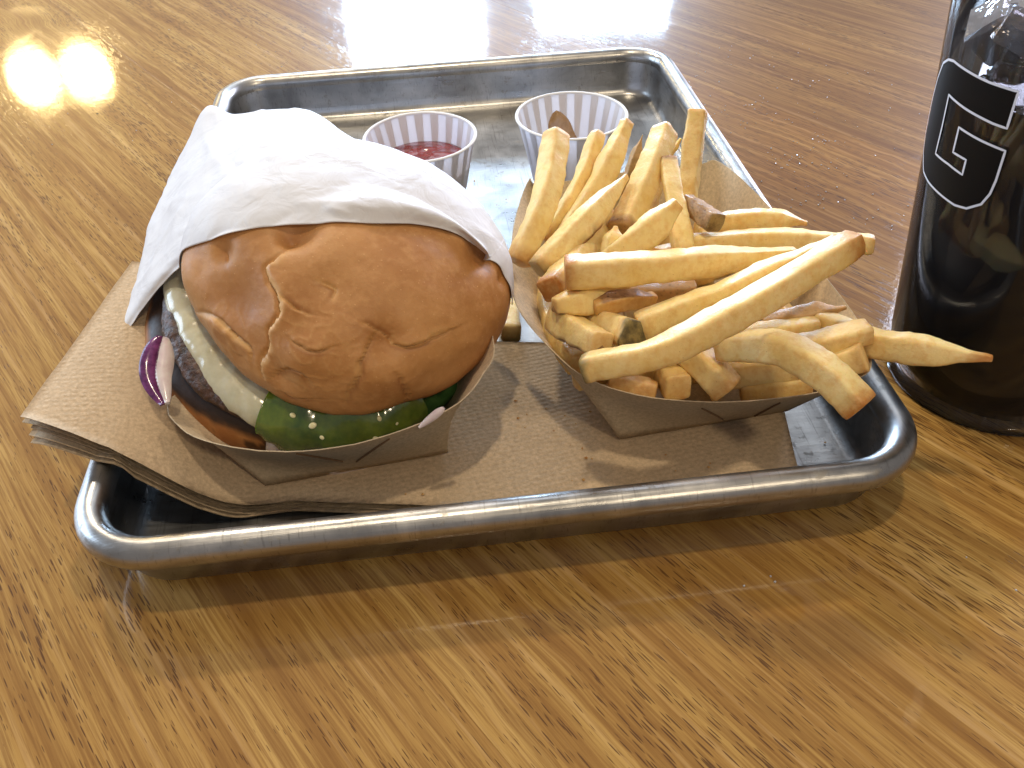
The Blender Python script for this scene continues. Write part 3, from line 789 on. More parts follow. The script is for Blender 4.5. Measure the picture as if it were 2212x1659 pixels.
for a, b, amp, w_ in [((505, 355), (665, 340), .20, .30), ((520, 345), (690, 300), .16, .3), ((505, 355), (560, 290), .14, .3), ((660, 360), (830, 365), .10, .25), ((620, 440), (800, 395), .20, .30), ((610, 445), (820, 450), .14, .25),
                      ((790, 400), (950, 415), .18, .25), ((700, 405), (900, 395), .12, .25), ((430, 270), (500, 400), .16, .3), ((480, 260), (440, 420), .10, .25), ((700, 450), (760, 465), .12, .2), ((760, 470), (930, 440), .13, .25),
                      ((350, 450), (440, 420), .10, .3), ((330, 560), (400, 440), .12, .3), ((560, 270), (700, 330), .12, .3), ((860, 400), (1000, 470), .12, .25), ((490, 400), (430, 520), .08, .3), ((540, 420), (640, 400), .10, .25), ((700, 270), (800, 340), .10, .3), ((640, 300), (620, 380), .08, .2)]:
    fold(a, b, amp * .75, w_ * .55)
lown = np.array([fb((p[0], p[1], p[2]), .22, 31, 2) for p in P2]).reshape(NU, NV)
rid = np.array([(1 - abs(nz(p, .55, 35)) * 4.5) for p in P2]).reshape(NU, NV); rid2 = np.array([(1 - abs(nz((p[0] + p[1], p[1], p[2]), 1.1, 38)) * 3.2) for p in P2]).reshape(NU, NV)
mask = sstep(-.25, .10, ii) * (sstep(0, .1, jj)) * sstep(1, .9, jj)
dw = dw + (.045 * lown + .035 * np.clip(rid, 0, 1) + .015 * np.clip(rid2, 0, 1)) * mask
G2 = G2 + nw * dw[..., None]
# keep the sheet off the bun
btop = BVHTree.FromPolygons([Vector(v) for v in topv], Fd)
Pw = G2.reshape(-1, 3).copy(); core = CT - N_ * 1.0
for i, p in enumerate(Pw):
    d = Vector(p - core); L = d.length
    h = btop.ray_cast(Vector(core), d.normalized())
    if h[0] is not None and h[3] > L - .07: Pw[i] = core + (p - core) / L * (h[3] + .07)
o = mk('wrapping_paper', Pw, grid_faces(NU, NV), M_WRAP, loc=(-5, -5, 2))
sol = o.modifiers.new('thickness', 'SOLIDIFY'); sol.thickness = .02; sol.offset = 0
prop(o, 'white wrapping paper folded into a pocket round the back of the burger', 'wrapping paper')

# ------------------------------------------------------------------ paper cups
def lathe(center, prof, n=96):
    V = [(center[0] + r * math.cos(2 * math.pi * j / n), center[1] + r * math.sin(2 * math.pi * j / n), z) for r, z in prof for j in range(n)]
    return V, grid_faces(len(prof), n, True)
def paper_cup(cx, cy, z0, r0, r1, h, label, seed):
    root = empty('paper_cup', (cx, cy, z0)); prop(root, label, 'sauce cup', 'paper sauce cups at the back of the tray')
    t = .03
    V, F = lathe((cx, cy), [(r0, z0), (r0 + (r1 - r0) * .5, z0 + h * .5), (r1, z0 + h)], 96)
    mk('cup_wall', V, F, M_CUP, root)
    V, F = lathe((cx, cy), [(r1 - t, z0 + h), (r0 - t + (r1 - r0) * .5, z0 + h * .5), (r0 - t, z0 + .2)], 96)
    mk('cup_lining', V, F, M_CUP, root)
    V, F = lathe((cx, cy), [(r0 - t, z0 + .2), (.01, z0 + .2)], 96)
    mk('cup_bottom', V, F, M_CUP, root)
    V, F = lathe((cx, cy), [(r1 + .02 + .075 * math.cos(a), z0 + h + .055 * math.sin(a)) for a in np.linspace(-.5, 3.9, 12)], 96)
    mk('rolled_rim', V, F, M_CUPR, root)
    npl = 20; rs = random.Random(seed)
    for k in range(npl):
        a0 = 2 * math.pi * (k + rs.uniform(-.04, .04)) / npl; wb, wt = .135, .19
        for side in (0, 1):
            V = []; m = 7
            for s in np.linspace(0, 1, m):
                r = r0 + (r1 - r0) * s; half = (.030 + .058 * s)
                z = z0 + .22 + (h - .26) * s
                for q in np.linspace(-1, 1, 6):
                    a = a0 + half * q
                    rr_ = (r + .022) if side == 0 else (r - t - .022)
                    if abs(q) > .99: rr_ = (r + .002) if side == 0 else (r - t - .002)
                    V.append((cx + rr_ * math.cos(a), cy + rr_ * math.sin(a), z))
            mk('pleat', V, grid_faces(m, 6), M_CUP2, root, smooth=False)
    return root
K1, K2 = (-1.73, 4.3), (5.15, 5.25)
paper_cup(*K1, .17, 1.62, 2.42, 3.80, 'pleated white paper cup half filled with ketchup', 1)
paper_cup(*K2, .17, 1.62, 2.46, 3.80, 'pleated white paper cup with a smear of brown sauce, behind the fries', 2)
M_KET = mat_simple('ketchup', (.17, .006, .003), (.28, .012, .006), 2.0, .14, .35, .12, coat=.7, sss=.1, sssr=(.3, .02, .01))
def pool(name, c, r, z, mat, seed, amp=.08, dome=.12):
    V = []; m, n = 30, 72
    for i in range(m):
        f = i / (m - 1)
        for j in range(n):
            a = 2 * math.pi * j / n; rr_ = r * f
            x, y = c[0] + rr_ * math.cos(a), c[1] + rr_ * math.sin(a)
            V.append((x, y, z + dome * (1 - f ** 3) + amp * fb((x, y, 0), .8, seed) * (1 - f ** 6)))
    for j in range(n):
        a = 2 * math.pi * j / n; V.append((c[0] + r * .8 * math.cos(a), c[1] + r * .8 * math.sin(a), .42))
    return mk(name, V, grid_faces(m + 1, n, True, flip=True), mat, loc=(c[0], c[1], .4))
prop(pool('ketchup', K1, 2.08, 2.75, M_KET, 3, .16), 'dark red ketchup filling the left paper cup', 'ketchup')
M_SAUCE = mat_simple('brown_sauce', (.30, .165, .060), (.40, .235, .10), 2.5, .2, .3, .08, coat=.6)
# pool with a tongue climbing the back wall
V = []; m, n = 26, 72
for i in range(m):
    f = i / (m - 1)
    for j in range(n):
        a = 2 * math.pi * j / n; rr_ = 1.72 * f
        x, y = K2[0] + rr_ * math.cos(a), K2[1] + rr_ * math.sin(a)
        V.append((x, y, .95 + .12 * (1 - f ** 3) + .12 * fb((x, y, 0), .9, 4)))
for j in range(n):
    a = 2 * math.pi * j / n; V.append((K2[0] + 1.45 * math.cos(a), K2[1] + 1.45 * math.sin(a), .4))
F = grid_faces(m + 1, n, True, flip=True)
b0 = len(V); mm, nn_ = 26, 18; ac = math.radians(99)
for i in range(mm):
    s = i / (mm - 1); z = .9 + 2.35 * s
    half = (.62 * (1 - s) ** 1.1 + .115 * math.sqrt(max(0, 1 - s ** 8))) * (1 + .12 * math.sin(s * 9)) ; shift = -.16 * (1 - s)
    rw_ = 1.62 + (2.46 - 1.62) * (z - .17) / 3.8 - .055
    for j in range(nn_):
        q = -1 + 2 * j / (nn_ - 1); a = ac + shift + half * q
        th_ = (.30 * (1 - s) + .13) * math.sqrt(max(0, 1 - q * q)) * (1 if s < .99 else .1)
        V.append((K2[0] + (rw_ - th_) * math.cos(a), K2[1] + (rw_ - th_) * math.sin(a), z))
F += [tuple(i + b0 for i in f) for f in grid_faces(mm, nn_)]
prop(mk('brown_sauce', V, F, M_SAUCE, loc=(K2[0], K2[1], .4)), 'brown mustard sauce smeared up the inside of the right paper cup', 'sauce')

# ------------------------------------------------------------------ drink
CX, CY = 17.72, -10.0; CR0, CK, CH = 3.38, .098, 17.0
def cr(z): return CR0 + CK * z
cup = empty('plastic_cup', (CX, CY, 0)); prop(cup, 'clear plastic cup of iced cola with an outlined letter G, right of the tray', 'cup')
w = NT('clear_plastic')
fr = w.add('ShaderNodeFresnel'); fr.inputs[0].default_value = 1.28
tr = w.add('ShaderNodeBsdfTransparent'); tr.inputs[0].default_value = (.93, .94, .97, 1)
gl = w.add('ShaderNodeBsdfGlossy'); gl.inputs['Roughness'].default_value = .06
hz = w.add('ShaderNodeBsdfDiffuse'); hz.inputs[0].default_value = (.8, .82, .9, 1)
m1 = w.add('ShaderNodeMixShader'); m1.inputs[0].default_value = .012; w.link(tr.outputs[0], m1.inputs[1]); w.link(hz.outputs[0], m1.inputs[2])
m2 = w.add('ShaderNodeMixShader'); w.link(fr.outputs[0], m2.inputs[0]); w.link(m1.outputs[0], m2.inputs[1]); w.link(gl.outputs[0], m2.inputs[2])
w.link(m2.outputs[0], w.out.inputs[0]); M_CLEAR = w.m
prof = [(cr(.9) - .5, .32), (cr(0) - .45, .28), (cr(0) - .12, .0), (cr(0) + .02, .02), (cr(0) + .06, .16), (cr(.35) - .02, .45), (cr(.8) - .10, .75), (cr(.95) - .04, .95), (cr(1.2), 1.25)] + [(cr(z), z) for z in np.linspace(2, CH, 16)]
prof += [(cr(CH) + .12, CH + .03), (cr(CH) + .10, CH + .12), (cr(CH) - .04, CH + .1)]
V, F = lathe((CX, CY), prof, 128); mk('cup_wall', V, F, M_CLEAR, cup)
# ribs moulded into the foot
for k in range(56):
    a = 2 * math.pi * k / 56; V = []
    for (r, z) in ((cr(0) + .06, .2), (cr(0) + .12, .25), (cr(0) + .09, .62), (cr(.7) - .05, .72)):
        for da in (-.011, .011): V.append((CX + r * math.cos(a + da), CY + r * math.sin(a + da), z))
    if -2.9 > 0: continue
    if math.sin(a) < .5 or math.cos(a) < 0:
        mk('foot_rib', V, grid_faces(4, 2), M_CLEAR, cup, smooth=False)
w = NT('cola'); v = w.coord('Object')
M_COLA = w.set(color=(.0030, .0012, .0009), rough=.05, spec=.35, normal=w.bump(w.noise(v, .7, 2), .12, .1))
LZ = 10.9
V, F = lathe((CX, CY), [(.01, .45), (cr(.6) - .30, .45), (cr(1) - .16, .95), (cr(1.2) - .06, 1.25)] + [(cr(z) - .05, z) for z in np.linspace(2, LZ, 10)], 128)
cola = prop(mk('cola', V, F, M_COLA, loc=(CX, CY, .4)), 'dark cola filling the clear plastic cup', 'drink')
w = NT('cola_surface'); M_COLT = w.set(color=(.010, .004, .003), rough=.04, spec=.8)
V, F = lathe((0, 0), [(cr(LZ) - .05, LZ - .4), (cr(LZ) - .12, LZ - .405), (2.0, LZ - .405), (.01, LZ - .405)], 128)
o = mk('liquid_surface', V, F, M_COLT, smooth=False); o.parent = cola
w = NT('ice'); v = w.coord('Object')
M_ICE = w.set(color=(.50, .47, .48), rough=.06, trans=.80, ior=1.31, normal=w.bump(w.noise(v, 1.6, 3), .5, .15))
ri = random.Random(8); rnk = 0
ICEN = ['', 'ice cube directly above the top right corner of the letter G', 'low ice cube half sunk just above the top bar of the letter G', 'ice cube at the picture edge beside the tallest one'] + ['ice cube deeper in the heap, mostly cut off by the picture edge'] * 8
for k, (px, py, z, s) in enumerate([(2160, 60, 12.0, 1.3), (2205, 112, 11.4, 1.15), (2188, 150, 10.8, 1.0), (2225, 50, 12.4, 1.2), (2235, 120, 12.2, 1.2), (2200, 175, 11.3, 1.1), (2260, 190, 11.6, 1.2), (2280, 60, 13.0, 1.2)]):
    p = at(px, py, z) if k < 4 else np.array([CX + (.6, 2.3, 1.0, -.2)[k % 4], CY + (-.8, .9, 2.4, 1.1)[k % 4], LZ + (.25, .1, .15, .9)[k % 4]])
    dx, dy = p[0] - CX, p[1] - CY; d = math.hypot(dx, dy); lim = cr(z) - s * .62
    if d > lim: p[0] = CX + dx / d * lim; p[1] = CY + dy / d * lim
    Rm = Matrix.Rotation(ri.uniform(0, 6), 3, 'Z') @ Matrix.Rotation(ri.uniform(-.7, .7), 3, 'X') @ Matrix.Rotation(ri.uniform(-.7, .7), 3, 'Y')
    V = []; h_ = s / 2; b = h_ * .84
    sec = [(b, h_), (h_, b), (h_, -b), (b, -h_), (-b, -h_), (-h_, -b), (-h_, b), (-b, h_)]
    for zz, kx in ((-h_, .84), (-b, 1), (0, .93), (b, 1), (h_, .84)):
        for (x, y) in sec:
            q = Rm @ Vector((x * kx * ri.uniform(.93, 1.05), y * kx * ri.uniform(.93, 1.05), zz)); V.append((p[0] + q.x, p[1] + q.y, p[2] + q.z))
    F = grid_faces(5, 8, True) + [tuple(range(7, -1, -1)), tuple(range(32, 40))]
    prop(mk('ice_cube', V, F, M_ICE, smooth=False, loc=tuple(p)), ICEN[k] if k else 'tallest clear ice cube on top of the cola, left of the heap', 'ice cube', 'ice cubes in the cola cup')
# letter G printed on the wall: black fill with a white outline
def c7(x, y): return ((2200 + x / 2.7667) * .8848, (y / 2.7667) * .8848)
outl = [(285, 425), (320, 402), (355, 412), (430, 468), (500, 510), (600, 558), (700, 592), (792, 620), (714, 868), (620, 835), (520, 785), (430, 732), (322, 640), (275, 860), (232, 1038), (320, 1110), (412, 1180), (438, 1080), (350, 1028), (390, 860), (540, 950), (704, 1020), (640, 1220),
        (600, 1310), (540, 1380), (440, 1408), (360, 1385), (260, 1310), (185, 1230), (152, 1160), (150, 1040), (165, 900), (200, 720), (250, 520)]
def cone_hit(x, y, off=.03):
    d = ray(x, y); k = CK; r0 = CR0 + off
    ox, oy, oz = CAM[0] - CX, CAM[1] - CY, CAM[2]
    a = d[0] ** 2 + d[1] ** 2 - (k * d[2]) ** 2; b = 2 * (ox * d[0] + oy * d[1] - (r0 + k * oz) * k * d[2]); c = ox * ox + oy * oy - (r0 + k * oz) ** 2
    D = b * b - 4 * a * c
    if D < 0: D = 0
    t = (-b - math.sqrt(D)) / (2 * a); p = CAM + d * t
    return (math.atan2(p[1] - CY, p[0] - CX) % (2 * math.pi), p[2])
AZ = np.array([cone_hit(*c7(*p)) for p in outl]); zc = AZ[:, 1].mean(); rc = cr(zc)
flat = np.stack([AZ[:, 0] * rc, AZ[:, 1]], 1)      # unrolled wall, cm
def wall_pt(s, z, off): a = s / rc; r = cr(z) + off; return (CX + r * math.cos(a), CY + r * math.sin(a), z)
def dens(P, closed=True, step=.08):
    out = []; L = len(P)
    for i in range(L if closed else L - 1):
        a, b = P[i], P[(i + 1) % L]; n = max(1, int(np.linalg.norm(b - a) / step))
        for t in range(n): out.append(a + (b - a) * t / n)
    return np.array(out)
corner_idx = {7, 8, 12, 14, 16, 17, 18, 19, 21}
D = dens(flat)
from mathutils.geometry import tessellate_polygon
# fill by a fine grid so that it follows the wall
def inside(p, poly):
    x, y = p; c = False; n = len(poly); j = n - 1
    for i in range(n):
        if (poly[i][1] > y) != (poly[j][1] > y) and x < (poly[j][0] - poly[i][0]) * (y - poly[i][1]) / (poly[j][1] - poly[i][1]) + poly[i][0]: c = not c
        j = i
    return c
st = .07; mn, mx = flat.min(0), flat.max(0); nx, ny = int((mx[0] - mn[0]) / st) + 1, int((mx[1] - mn[1]) / st) + 1
V, F, idm = [], [], {}
for i in range(nx):
    for j in range(ny):
        if inside((mn[0] + (i + .5) * st, mn[1] + (j + .5) * st), flat):
            q = []
            for (a, b) in ((i, j), (i + 1, j), (i + 1, j + 1), (i, j + 1)):
                if (a, b) not in idm: idm[(a, b)] = len(V); V.append(wall_pt(mn[0] + a * st, mn[1] + b * st, .012))
                q.append(idm[(a, b)])
            F.append(tuple(q))
w = NT('black_print'); M_BLK = w.set(color=(.004, .004, .005), rough=.5, spec=.10)
w = NT('white_print'); M_WHT = w.set(color=(.66, .68, .76), rough=.4)
mk('letter_fill', V, F, M_BLK, cup)
V = []; nD = len(D)
for i in range(nD):
    a, b = D[i - 1], D[(i + 1) % nD]; t = (b - a) / (np.linalg.norm(b - a) + 1e-9); nn = np.array([-t[1], t[0]]); p = D[i]
    V.append(wall_pt(*(p + nn * .034), .03)); V.append(wall_pt(*(p - nn * .034), .03))
mk('letter_outline', V, [(2 * i, 2 * i + 1, (2 * i + 3) % (2 * nD), (2 * i + 2) % (2 * nD)) for i in range(nD)], M_WHT, cup)

# ------------------------------------------------------------------ fries
def fry(pts, w0, label, name='french_fry', h0=None, w1=None, roll=0, brown=(0, 0), skin=None, green=None, tip=(0, 0), allskin=0, allbrown=0, seed=0, group='fries heaped in the right food boat', bulge=0, end_scale=(1, 1)):
    """pts: (px,py,z) of the centre line; width in cm; ends: brown amount, tip = how far the end tapers"""
    P = np.array([at(*p) if len(p) == 3 else p for p in pts]); n = 34; m = 24
    C = catmull(P, n) if len(P) > 2 else np.array([P[0] + (P[1] - P[0]) * t for t in np.linspace(0, 1, n)])
    L = np.linalg.norm(np.diff(C, axis=0), axis=1).sum()
    T = np.gradient(C, axis=0); T /= np.linalg.norm(T, axis=1)[:, None]
    w0 *= .82; h0 = (h0 * .82 if h0 else w0); w1 = (w1 * .82 if w1 else w0); rg = random.Random(seed * 7 + 3)
    roll = math.radians(roll); V = []; tone = []
    bow = rg.uniform(-.05, .05) * L * .25 if len(P) == 2 else 0
    ref = np.array([0, 0, 1.0]) if abs(T[n // 2][2]) < .8 else np.array([0, 1.0, 0])
    twist = rg.uniform(-.12, .12)
    def ringat(i, f, sc, ax=0.0):
        t = T[i]; s = np.cross(t, ref); s /= np.linalg.norm(s); u = np.cross(s, t)
        a_ = roll + twist * (f - .5); s, u = s * math.cos(a_) + u * math.sin(a_), -s * math.sin(a_) + u * math.cos(a_)
        c = C[i] + u * bow * (1 - (2 * f - 1) ** 2) + t * ax
        ta = 1 - tip[0] * (1 - sstep(0, .42, f)) ** 1.3; tb = 1 - tip[1] * (sstep(.58, 1, f)) ** 1.3
        ww = (w0 + (w1 - w0) * f) * ta * tb * (1 + bulge * math.sin(math.pi * f)); hh_ = h0 * (ww / w0)
        for k in range(m):
            q = 2 * math.pi * k / m; ex = 2 / 5.2
            x = math.copysign(abs(math.cos(q)) ** ex, math.cos(q)); y = math.copysign(abs(math.sin(q)) ** ex, math.sin(q))
            p0 = c + s * x * ww / 2 * sc + u * y * hh_ / 2 * sc
            g = (.060 * nz(p0 + seed * 5.1, .8, seed) + .045 * nz(p0 + seed, 2.8, seed + 1) + .018 * nz(p0, 8, 2)) * (1 if sc > .3 else 0)
            d = (s * x + u * y); d = d / np.linalg.norm(d)
            V.append(p0 + d * g)
            edge = 1 - min(f, 1 - f) * L / .35
            br = max(allbrown, brown[0] * (1 - sstep(.05, .8, f * L + .25 * nz(p0, 2, 4))), brown[1] * (1 - sstep(.05, .8, (1 - f) * L + .25 * nz(p0, 2, 4))), .38 * (1 - sstep(0, .45, min(f, 1 - f) * L)))
            corner = (abs(x) * abs(y)) ** 3
            br = max(br, .34 * corner * (.5 + 1.5 * max(0, nz(p0, 1.6, 6) + .2)), .25 * max(0, edge) * (sc < .97) + .0)
            sk = allskin; gr = 0
            if skin:
                # (f0, f1, face angle in degrees, half-spread)
                for (f0, f1, fa, sp) in skin:
                    da = abs((math.degrees(q) - fa + 180) % 360 - 180); inn = sstep(f0 - .03, f0 + .02, f) * (1 - sstep(f1 - .02, f1 + .03, f))
                    sk = max(sk, inn * (1 - sstep(sp * .85, sp * 1.1, da + 8 * nz(p0, 3, 3))))
            if green:
                e = green[0] * (1 if (f < .001 and sc < .96) else 0) + green[1] * (1 if (f > .999 and sc < .96) else 0)
                e = max(e, green[0] * (1 - sstep(.16, .26, f * L + .15 * nz(p0, 3, 9))), green[1] * (1 - sstep(.06, .14, (1 - f) * L + .1 * nz(p0, 3, 9)))); gr = e
            tone.append((sk, min(br, 1), gr))
    spec_ = [(0, 0, .02, -.035), (0, 0, .6, -.03), (0, 0, .86, -.02), (0, 0, .955, .0)] + [(i, i / (n - 1), 1, 0) for i in range(1, n - 1)] + [(n - 1, 1, .955, 0), (n - 1, 1, .86, .02), (n - 1, 1, .6, .03), (n - 1, 1, .02, .035)]
    for a in spec_: ringat(*a)
    loc = tuple(C.mean(0))
    o = mk(name, V, grid_faces(len(spec_), m, True) + [tuple(range(m - 1, -1, -1)), tuple(range((len(spec_) - 1) * m, len(spec_) * m))], M_FRY, loc=loc, attr={'tone': tone})
    prop(o, label, 'fry', group)
    return o
FR = [
 dict(pts=[(1119, 566, 4.5), (1178, 430, 5.9), (1202, 292, 7.1)], w0=.98, label='long pale fry standing leftmost, in front of the right sauce cup', roll=40, brown=(.7, 0)),
 dict(pts=[(1182, 520, 3.8), (1250, 400, 5.3), (1292, 288, 6.5)], w0=.74, label='slim upright fry with a brown skin edge, second from the left at the back', roll=35, brown=(.8, .2), skin=[(.1, .85, 180, 50)], w1=.62),
 dict(pts=[(1232, 462, 3.6), (1308, 322, 5.8)], w0=.5, label='thin orange sliver showing behind the second upright fry', allbrown=.35, tip=(0, .6)),
 dict(pts=[(1222, 510, 4.1), (1300, 388, 5.6), (1354, 264, 6.9)], w0=.98, label='thick pale fry leaning back with a pointed top beside the sauce cup', roll=38, tip=(0, .45)),
 dict(pts=[(1163, 582, 5.1), (1262, 482, 5.9), (1352, 383, 6.5)], w0=1.02, label='fry with a dark spotted skin patch near its lower end', roll=30, tip=(.1, .72), skin=[(.30, .56, 300, 46)], green=(.5, 0), brown=(.5, 0)),
 dict(pts=[(1345, 420, 4.0), (1388, 292, 5.9)], w0=.5, label='dark brown sliver poking up between two pale upright fries', allskin=.75, tip=(0, .8)),
 dict(pts=[(1344, 500, 5.3), (1398, 382, 6.3), (1436, 284, 7.0)], w0=1.08, label='broad upright fry in the middle of the back row with a square top', roll=28, skin=[(0, .06, 0, 190)], w1=1.0),
 dict(pts=[(1430, 352, 4.8), (1470, 300, 5.6)], w0=.36, label='thin pale chip just left of the tallest fry', tip=(0, .6)),
 dict(pts=[(1478, 455, 4.0), (1493, 350, 5.4), (1507, 240, 6.9)], w0=.90, label='tallest golden fry at the back right, standing upright', roll=10, allbrown=.22, w1=.86),
 dict(pts=[(1478, 552, 5.0), (1460, 440, 6.0), (1442, 345, 6.7)], w0=.86, h0=.6, label='flat pale fry with a purple skinned top edge, right of the middle', roll=-6, skin=[(.97, 1.1, 90, 200)], w1=.72),
 dict(pts=[(1318, 566, 5.1), (1395, 505, 6.1), (1464, 440, 6.9)], w0=1.10, label='thick fry lying above the long horizontal one, cut slanting at the top', roll=25, tip=(0, .55)),
 dict(pts=[(1484, 432, 5.9), (1546, 482, 5.9)], w0=.78, label='short stub covered in dark brown and purple skin', roll=20, allskin=.9, end_scale=(1, 1), green=(0, .6), tip=(.3, 0)),
 dict(pts=[(1318, 556, 5.3), (1330, 490, 6.1)], w0=.80, label='small pointed fry end with purple skin on its left edge', tip=(0, .8), skin=[(.3, 1, 180, 50)]),
 dict(pts=[(1188, 628, 5.2), (1312, 478, 5.0)], w0=1.02, label='fry with a brown end sticking out left, under the long horizontal fry', roll=30, brown=(.9, 0)),
 dict(pts=[(1540, 484, 5.2), (1650, 473, 5.4), (1742, 482, 5.4)], w0=.72, label='curved fry with a bulging top lying uppermost on the right', bulge=.12, tip=(0, .7), roll=12, brown=(0, .6)),
 dict(pts=[(1478, 528, 5.0), (1650, 518, 5.3), (1760, 522, 5.4), (1886, 528, 5.5)], w0=.80, label='long straight fry pointing right with a greenish yellow tip', roll=14, tip=(0, .15), w1=.86),
 dict(pts=[(1222, 588, 6.0), (1450, 574, 6.1), (1715, 546, 5.7)], w0=1.16, label='long thick horizontal fry across the heap with a brown left end', roll=12, brown=(.95, 0), tip=(0, .55), w1=.95),
 dict(pts=[(1382, 706, 5.0), (1600, 620, 5.9), (1808, 518, 6.4)], w0=1.0, label='long slanting fry just above and behind the longest one', roll=20, tip=(0, .5), brown=(0, .8), w1=.85),
 dict(pts=[(1264, 795, 5.0), (1420, 762, 5.8), (1600, 672, 6.5), (1846, 524, 7.1)], w0=.96, label='longest fry, slanting up over the whole heap, green skin on its left end', roll=18, green=(.95, 0), brown=(0, .8)),
 dict(pts=[(1198, 660, 5.2), (1350, 636, 4.9)], w0=.98, label='blunt fry end poking left below the brown-ended horizontal fry', roll=20, skin=[(0, .12, 270, 60)], tip=(.35, 0)),
 dict(pts=[(1284, 662, 5.1), (1350, 648, 5.1), (1412, 645, 4.8)], w0=.72, label='orange brown fry with ridged skin in the middle of the heap', allbrown=.6, skin=[(.1, .9, 90, 45)], tip=(.3, .3)),
 dict(pts=[(1340, 636, 4.3), (1500, 626, 4.3)], w0=.7, label='dark brown fry in the shade under the long horizontal one', allskin=.6, allbrown=.6),
 dict(pts=[(1204, 688, 4.3), (1300, 745, 5.0)], w0=1.05, label='fry end with a freckled brown skin patch, above the left boat wall', roll=25, skin=[(.35, 1.1, 270, 62)], tip=(0, .1)),
 dict(pts=[(1262, 690, 4.0), (1372, 724, 5.1)], w0=1.08, label='short fry with a dark green round end facing the viewer', roll=30, green=(0, .95)),
 dict(pts=[(1182, 612, 3.0), (1196, 700, 3.1), (1252, 790, 3.2)], w0=.95, label='long fry lying inside along the left wall of the boat', roll=10),
 dict(pts=[(1318, 826, 3.0), (1416, 848, 2.9)], w0=.85, label='brownish fry end just behind the front rim, under the longest fry', allbrown=.55, roll=20),
 dict(pts=[(1420, 776, 2.7), (1442, 804, 3.0), (1466, 838, 3.3)], w0=1.0, label='fry with a pale square cut end facing front', roll=0),
 dict(pts=[(1478, 748, 3.9), (1528, 795, 3.7), (1572, 842, 3.2)], w0=1.08, label='golden rounded fry pointing down to the front rim', roll=15, brown=(0, .6), allbrown=.10),
 dict(pts=[(1560, 748, 4.4), (1680, 752, 5.2), (1785, 806, 5.2), (1860, 880, 4.7)], w0=1.06, label='thick bent fry hanging over the front right rim', roll=12, brown=(0, .85)),
 dict(pts=[(1556, 812, 3.1), (1725, 790, 3.5)], w0=.95, label='fry lying low under the bent fry', roll=15),
 dict(pts=[(1600, 846, 2.6), (1750, 826, 3.0)], w0=.9, label='lowest fry behind the front rim on the right', roll=5),
 dict(pts=[(1720, 756, 4.1), (1800, 735, 4.5), (1876, 716, 4.7)], w0=1.0, h0=.8, label='fry with a flat square end at the right rim, above the round-ended one', roll=10),
 dict(pts=[(1778, 796, 3.8), (1868, 768, 4.4)], w0=.98, label='round-ended fry with a small dark eye at the right rim', roll=25, brown=(0, .4), tip=(.3, 0)),
 dict(pts=[(1770, 698, 4.0), (1890, 742, 4.3), (2000, 757, 4.6), (2142, 774, 4.9)], w0=.98, label='fry sticking far out to the right in front of the cola cup', roll=16, tip=(0, .72), brown=(0, .9)),
 dict(pts=[(1590, 728, 3.7), (1768, 708, 4.1)], w0=.78, label='shaded fry with a torn upper edge, below the longest fry', roll=10),
 dict(pts=[(1650, 698, 3.8), (1740, 684, 4.1), (1826, 664, 4.4)], w0=.74, label='dark brown pointed fry at the right wall of the boat', allskin=.55, allbrown=.5, tip=(0, .85)),
 dict(pts=[(1395, 470, 4.6), (1415, 400, 5.2)], w0=.72, label='brownish fry glimpsed between the two middle upright fries', allbrown=.35),
 dict(pts=[(1520, 490, 4.4), (1560, 560, 4.2)], w0=1.0, label='fry under the dark skinned stub', allbrown=.2),
]
for k, d in enumerate(FR): fry(seed=k + 1, **d)
# fries deeper in the heap
FILL = [((2.6, -10.8, 2.3), (8.4, -9.6, 2.6)), ((3.2, -9.2, 3.1), (9.6, -10.8, 2.9)), ((3.5, -7.4, 2.4), (9.4, -6.4, 3.4)), ((4.8, -11.0, 1.8), (5.6, -5.0, 2.8)), ((7.4, -11.0, 1.8), (8.2, -5.2, 2.6)), ((3.0, -6.0, 3.4), (7.8, -4.6, 3.6)),
        ((2.8, -8.6, 3.9), (7.6, -8.2, 4.3)), ((5.2, -9.6, 3.6), (10.2, -8.6, 3.7)), ((4.4, -10.6, 3.0), (8.8, -11.6, 3.0)), ((6.0, -7.2, 4.2), (9.9, -5.6, 3.8)), ((3.2, -4.6, 3.2), (5.6, -7.4, 4.3)), ((3.9, -11.2, 2.4), (9.2, -11.3, 2.5)), ((2.7, -7.4, 3.3), (4.4, -11.0, 3.1)), ((9.4, -7.0, 3.4), (9.9, -11.6, 3.2))]
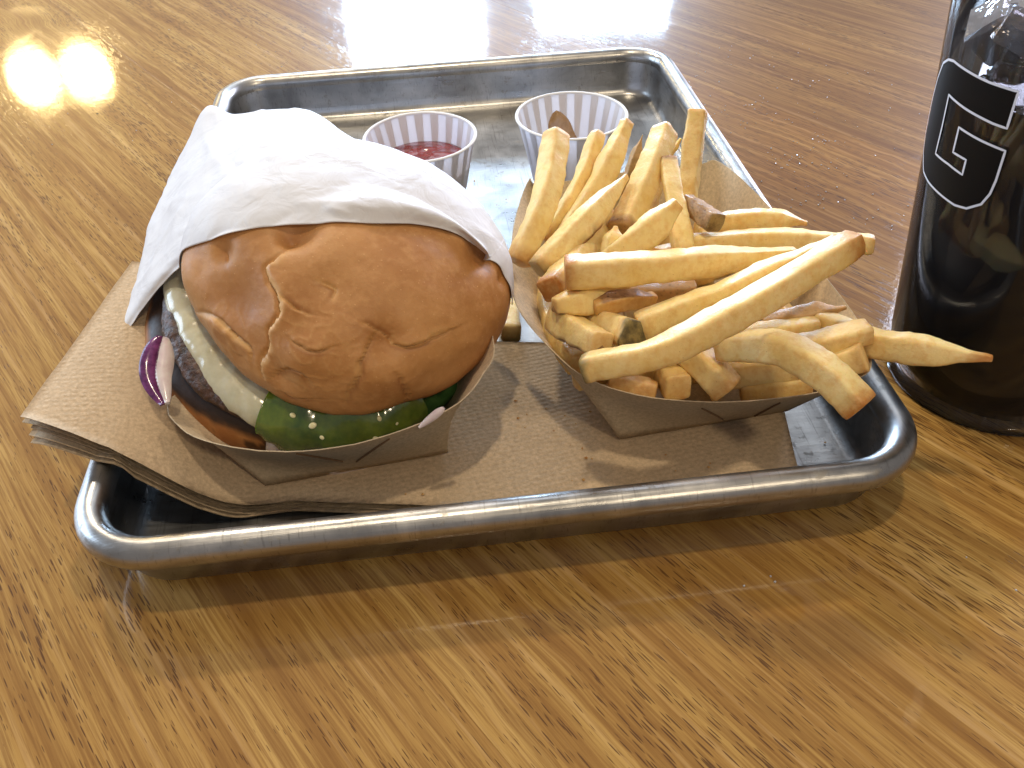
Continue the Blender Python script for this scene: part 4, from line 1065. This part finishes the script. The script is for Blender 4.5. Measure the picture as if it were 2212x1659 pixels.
for k, (a, b) in enumerate(FILL):
    fry([np.array(list(a) + [])[:3].tolist() if False else tuple(a), tuple(b)] if False else [tuple(list(a) + [None]), tuple(list(b) + [None])], .95, 'fry buried deep in the heap, mostly hidden by the fries on top', seed=60 + k, allbrown=.25, roll=rnd.uniform(0, 60)) if False else None
_at = at
def at(*p):
    return np.array(p, float) if WORLD else _at(*p)
WORLD = True
for k, (a, b) in enumerate(FILL):
    fry([a, b], .95, 'fry buried deep in the heap, mostly hidden by the fries on top', seed=60 + k, allbrown=.25, roll=rnd.uniform(0, 60))
WORLD = False
fry([(1078, 556, .72), (1104, 722, .72)], .95, 'single loose greenish fry lying on the tray between burger and fries', seed=99, roll=8, group='loose fry on the tray', w1=1.0, green=(0, .2))

# crumbs and flecks of fried potato on the napkins and the tray floor
V, F = [], []; rc_ = random.Random(21)
for (cx, cy, sp, n, z) in [(1150, 900, 60, 9, .70), (1300, 1020, 110, 12, .70), (760, 1070, 120, 9, .72), (1120, 640, 14, 4, .18), (1780, 960, 30, 5, .20), (1060, 420, 30, 4, .18), (1560, 985, 80, 6, .70)]:
    for k in range(n):
        p = _at(rc_.gauss(cx, sp), rc_.gauss(cy, sp * .4), z)
        if abs(p[0]) > 10.6 or p[1] < -14.6: continue
        if 3.2 < p[0] < 10 and -12.9 < p[1] < -3: continue
        if -8 < p[0] < -1.2 and -13.2 < p[1] < -3: continue
        r = rc_.uniform(.025, .075); b = len(V)
        for (x, y, zz) in ((1, 0, 0), (-1, 0, 0), (0, 1, 0), (0, -1, 0), (0, 0, 1), (0, 0, -.5)):
            V.append((p[0] + x * r * rc_.uniform(.6, 1.3), p[1] + y * r * rc_.uniform(.6, 1.3), p[2] + r * .4 + zz * r * rc_.uniform(.5, 1)))
        F += [tuple(b + q for q in f) for f in ((0, 2, 4), (2, 1, 4), (1, 3, 4), (3, 0, 4), (2, 0, 5), (1, 2, 5), (3, 1, 5), (0, 3, 5))]
M_CRUMB = mat_simple('crumb', (.42, .20, .06), (.70, .45, .18), 6, .6, .3)
prop(mk('crumbs', V, F, M_CRUMB, smooth=False), 'tiny brown crumbs scattered on the napkins and tray floor', 'crumbs', kind='stuff')
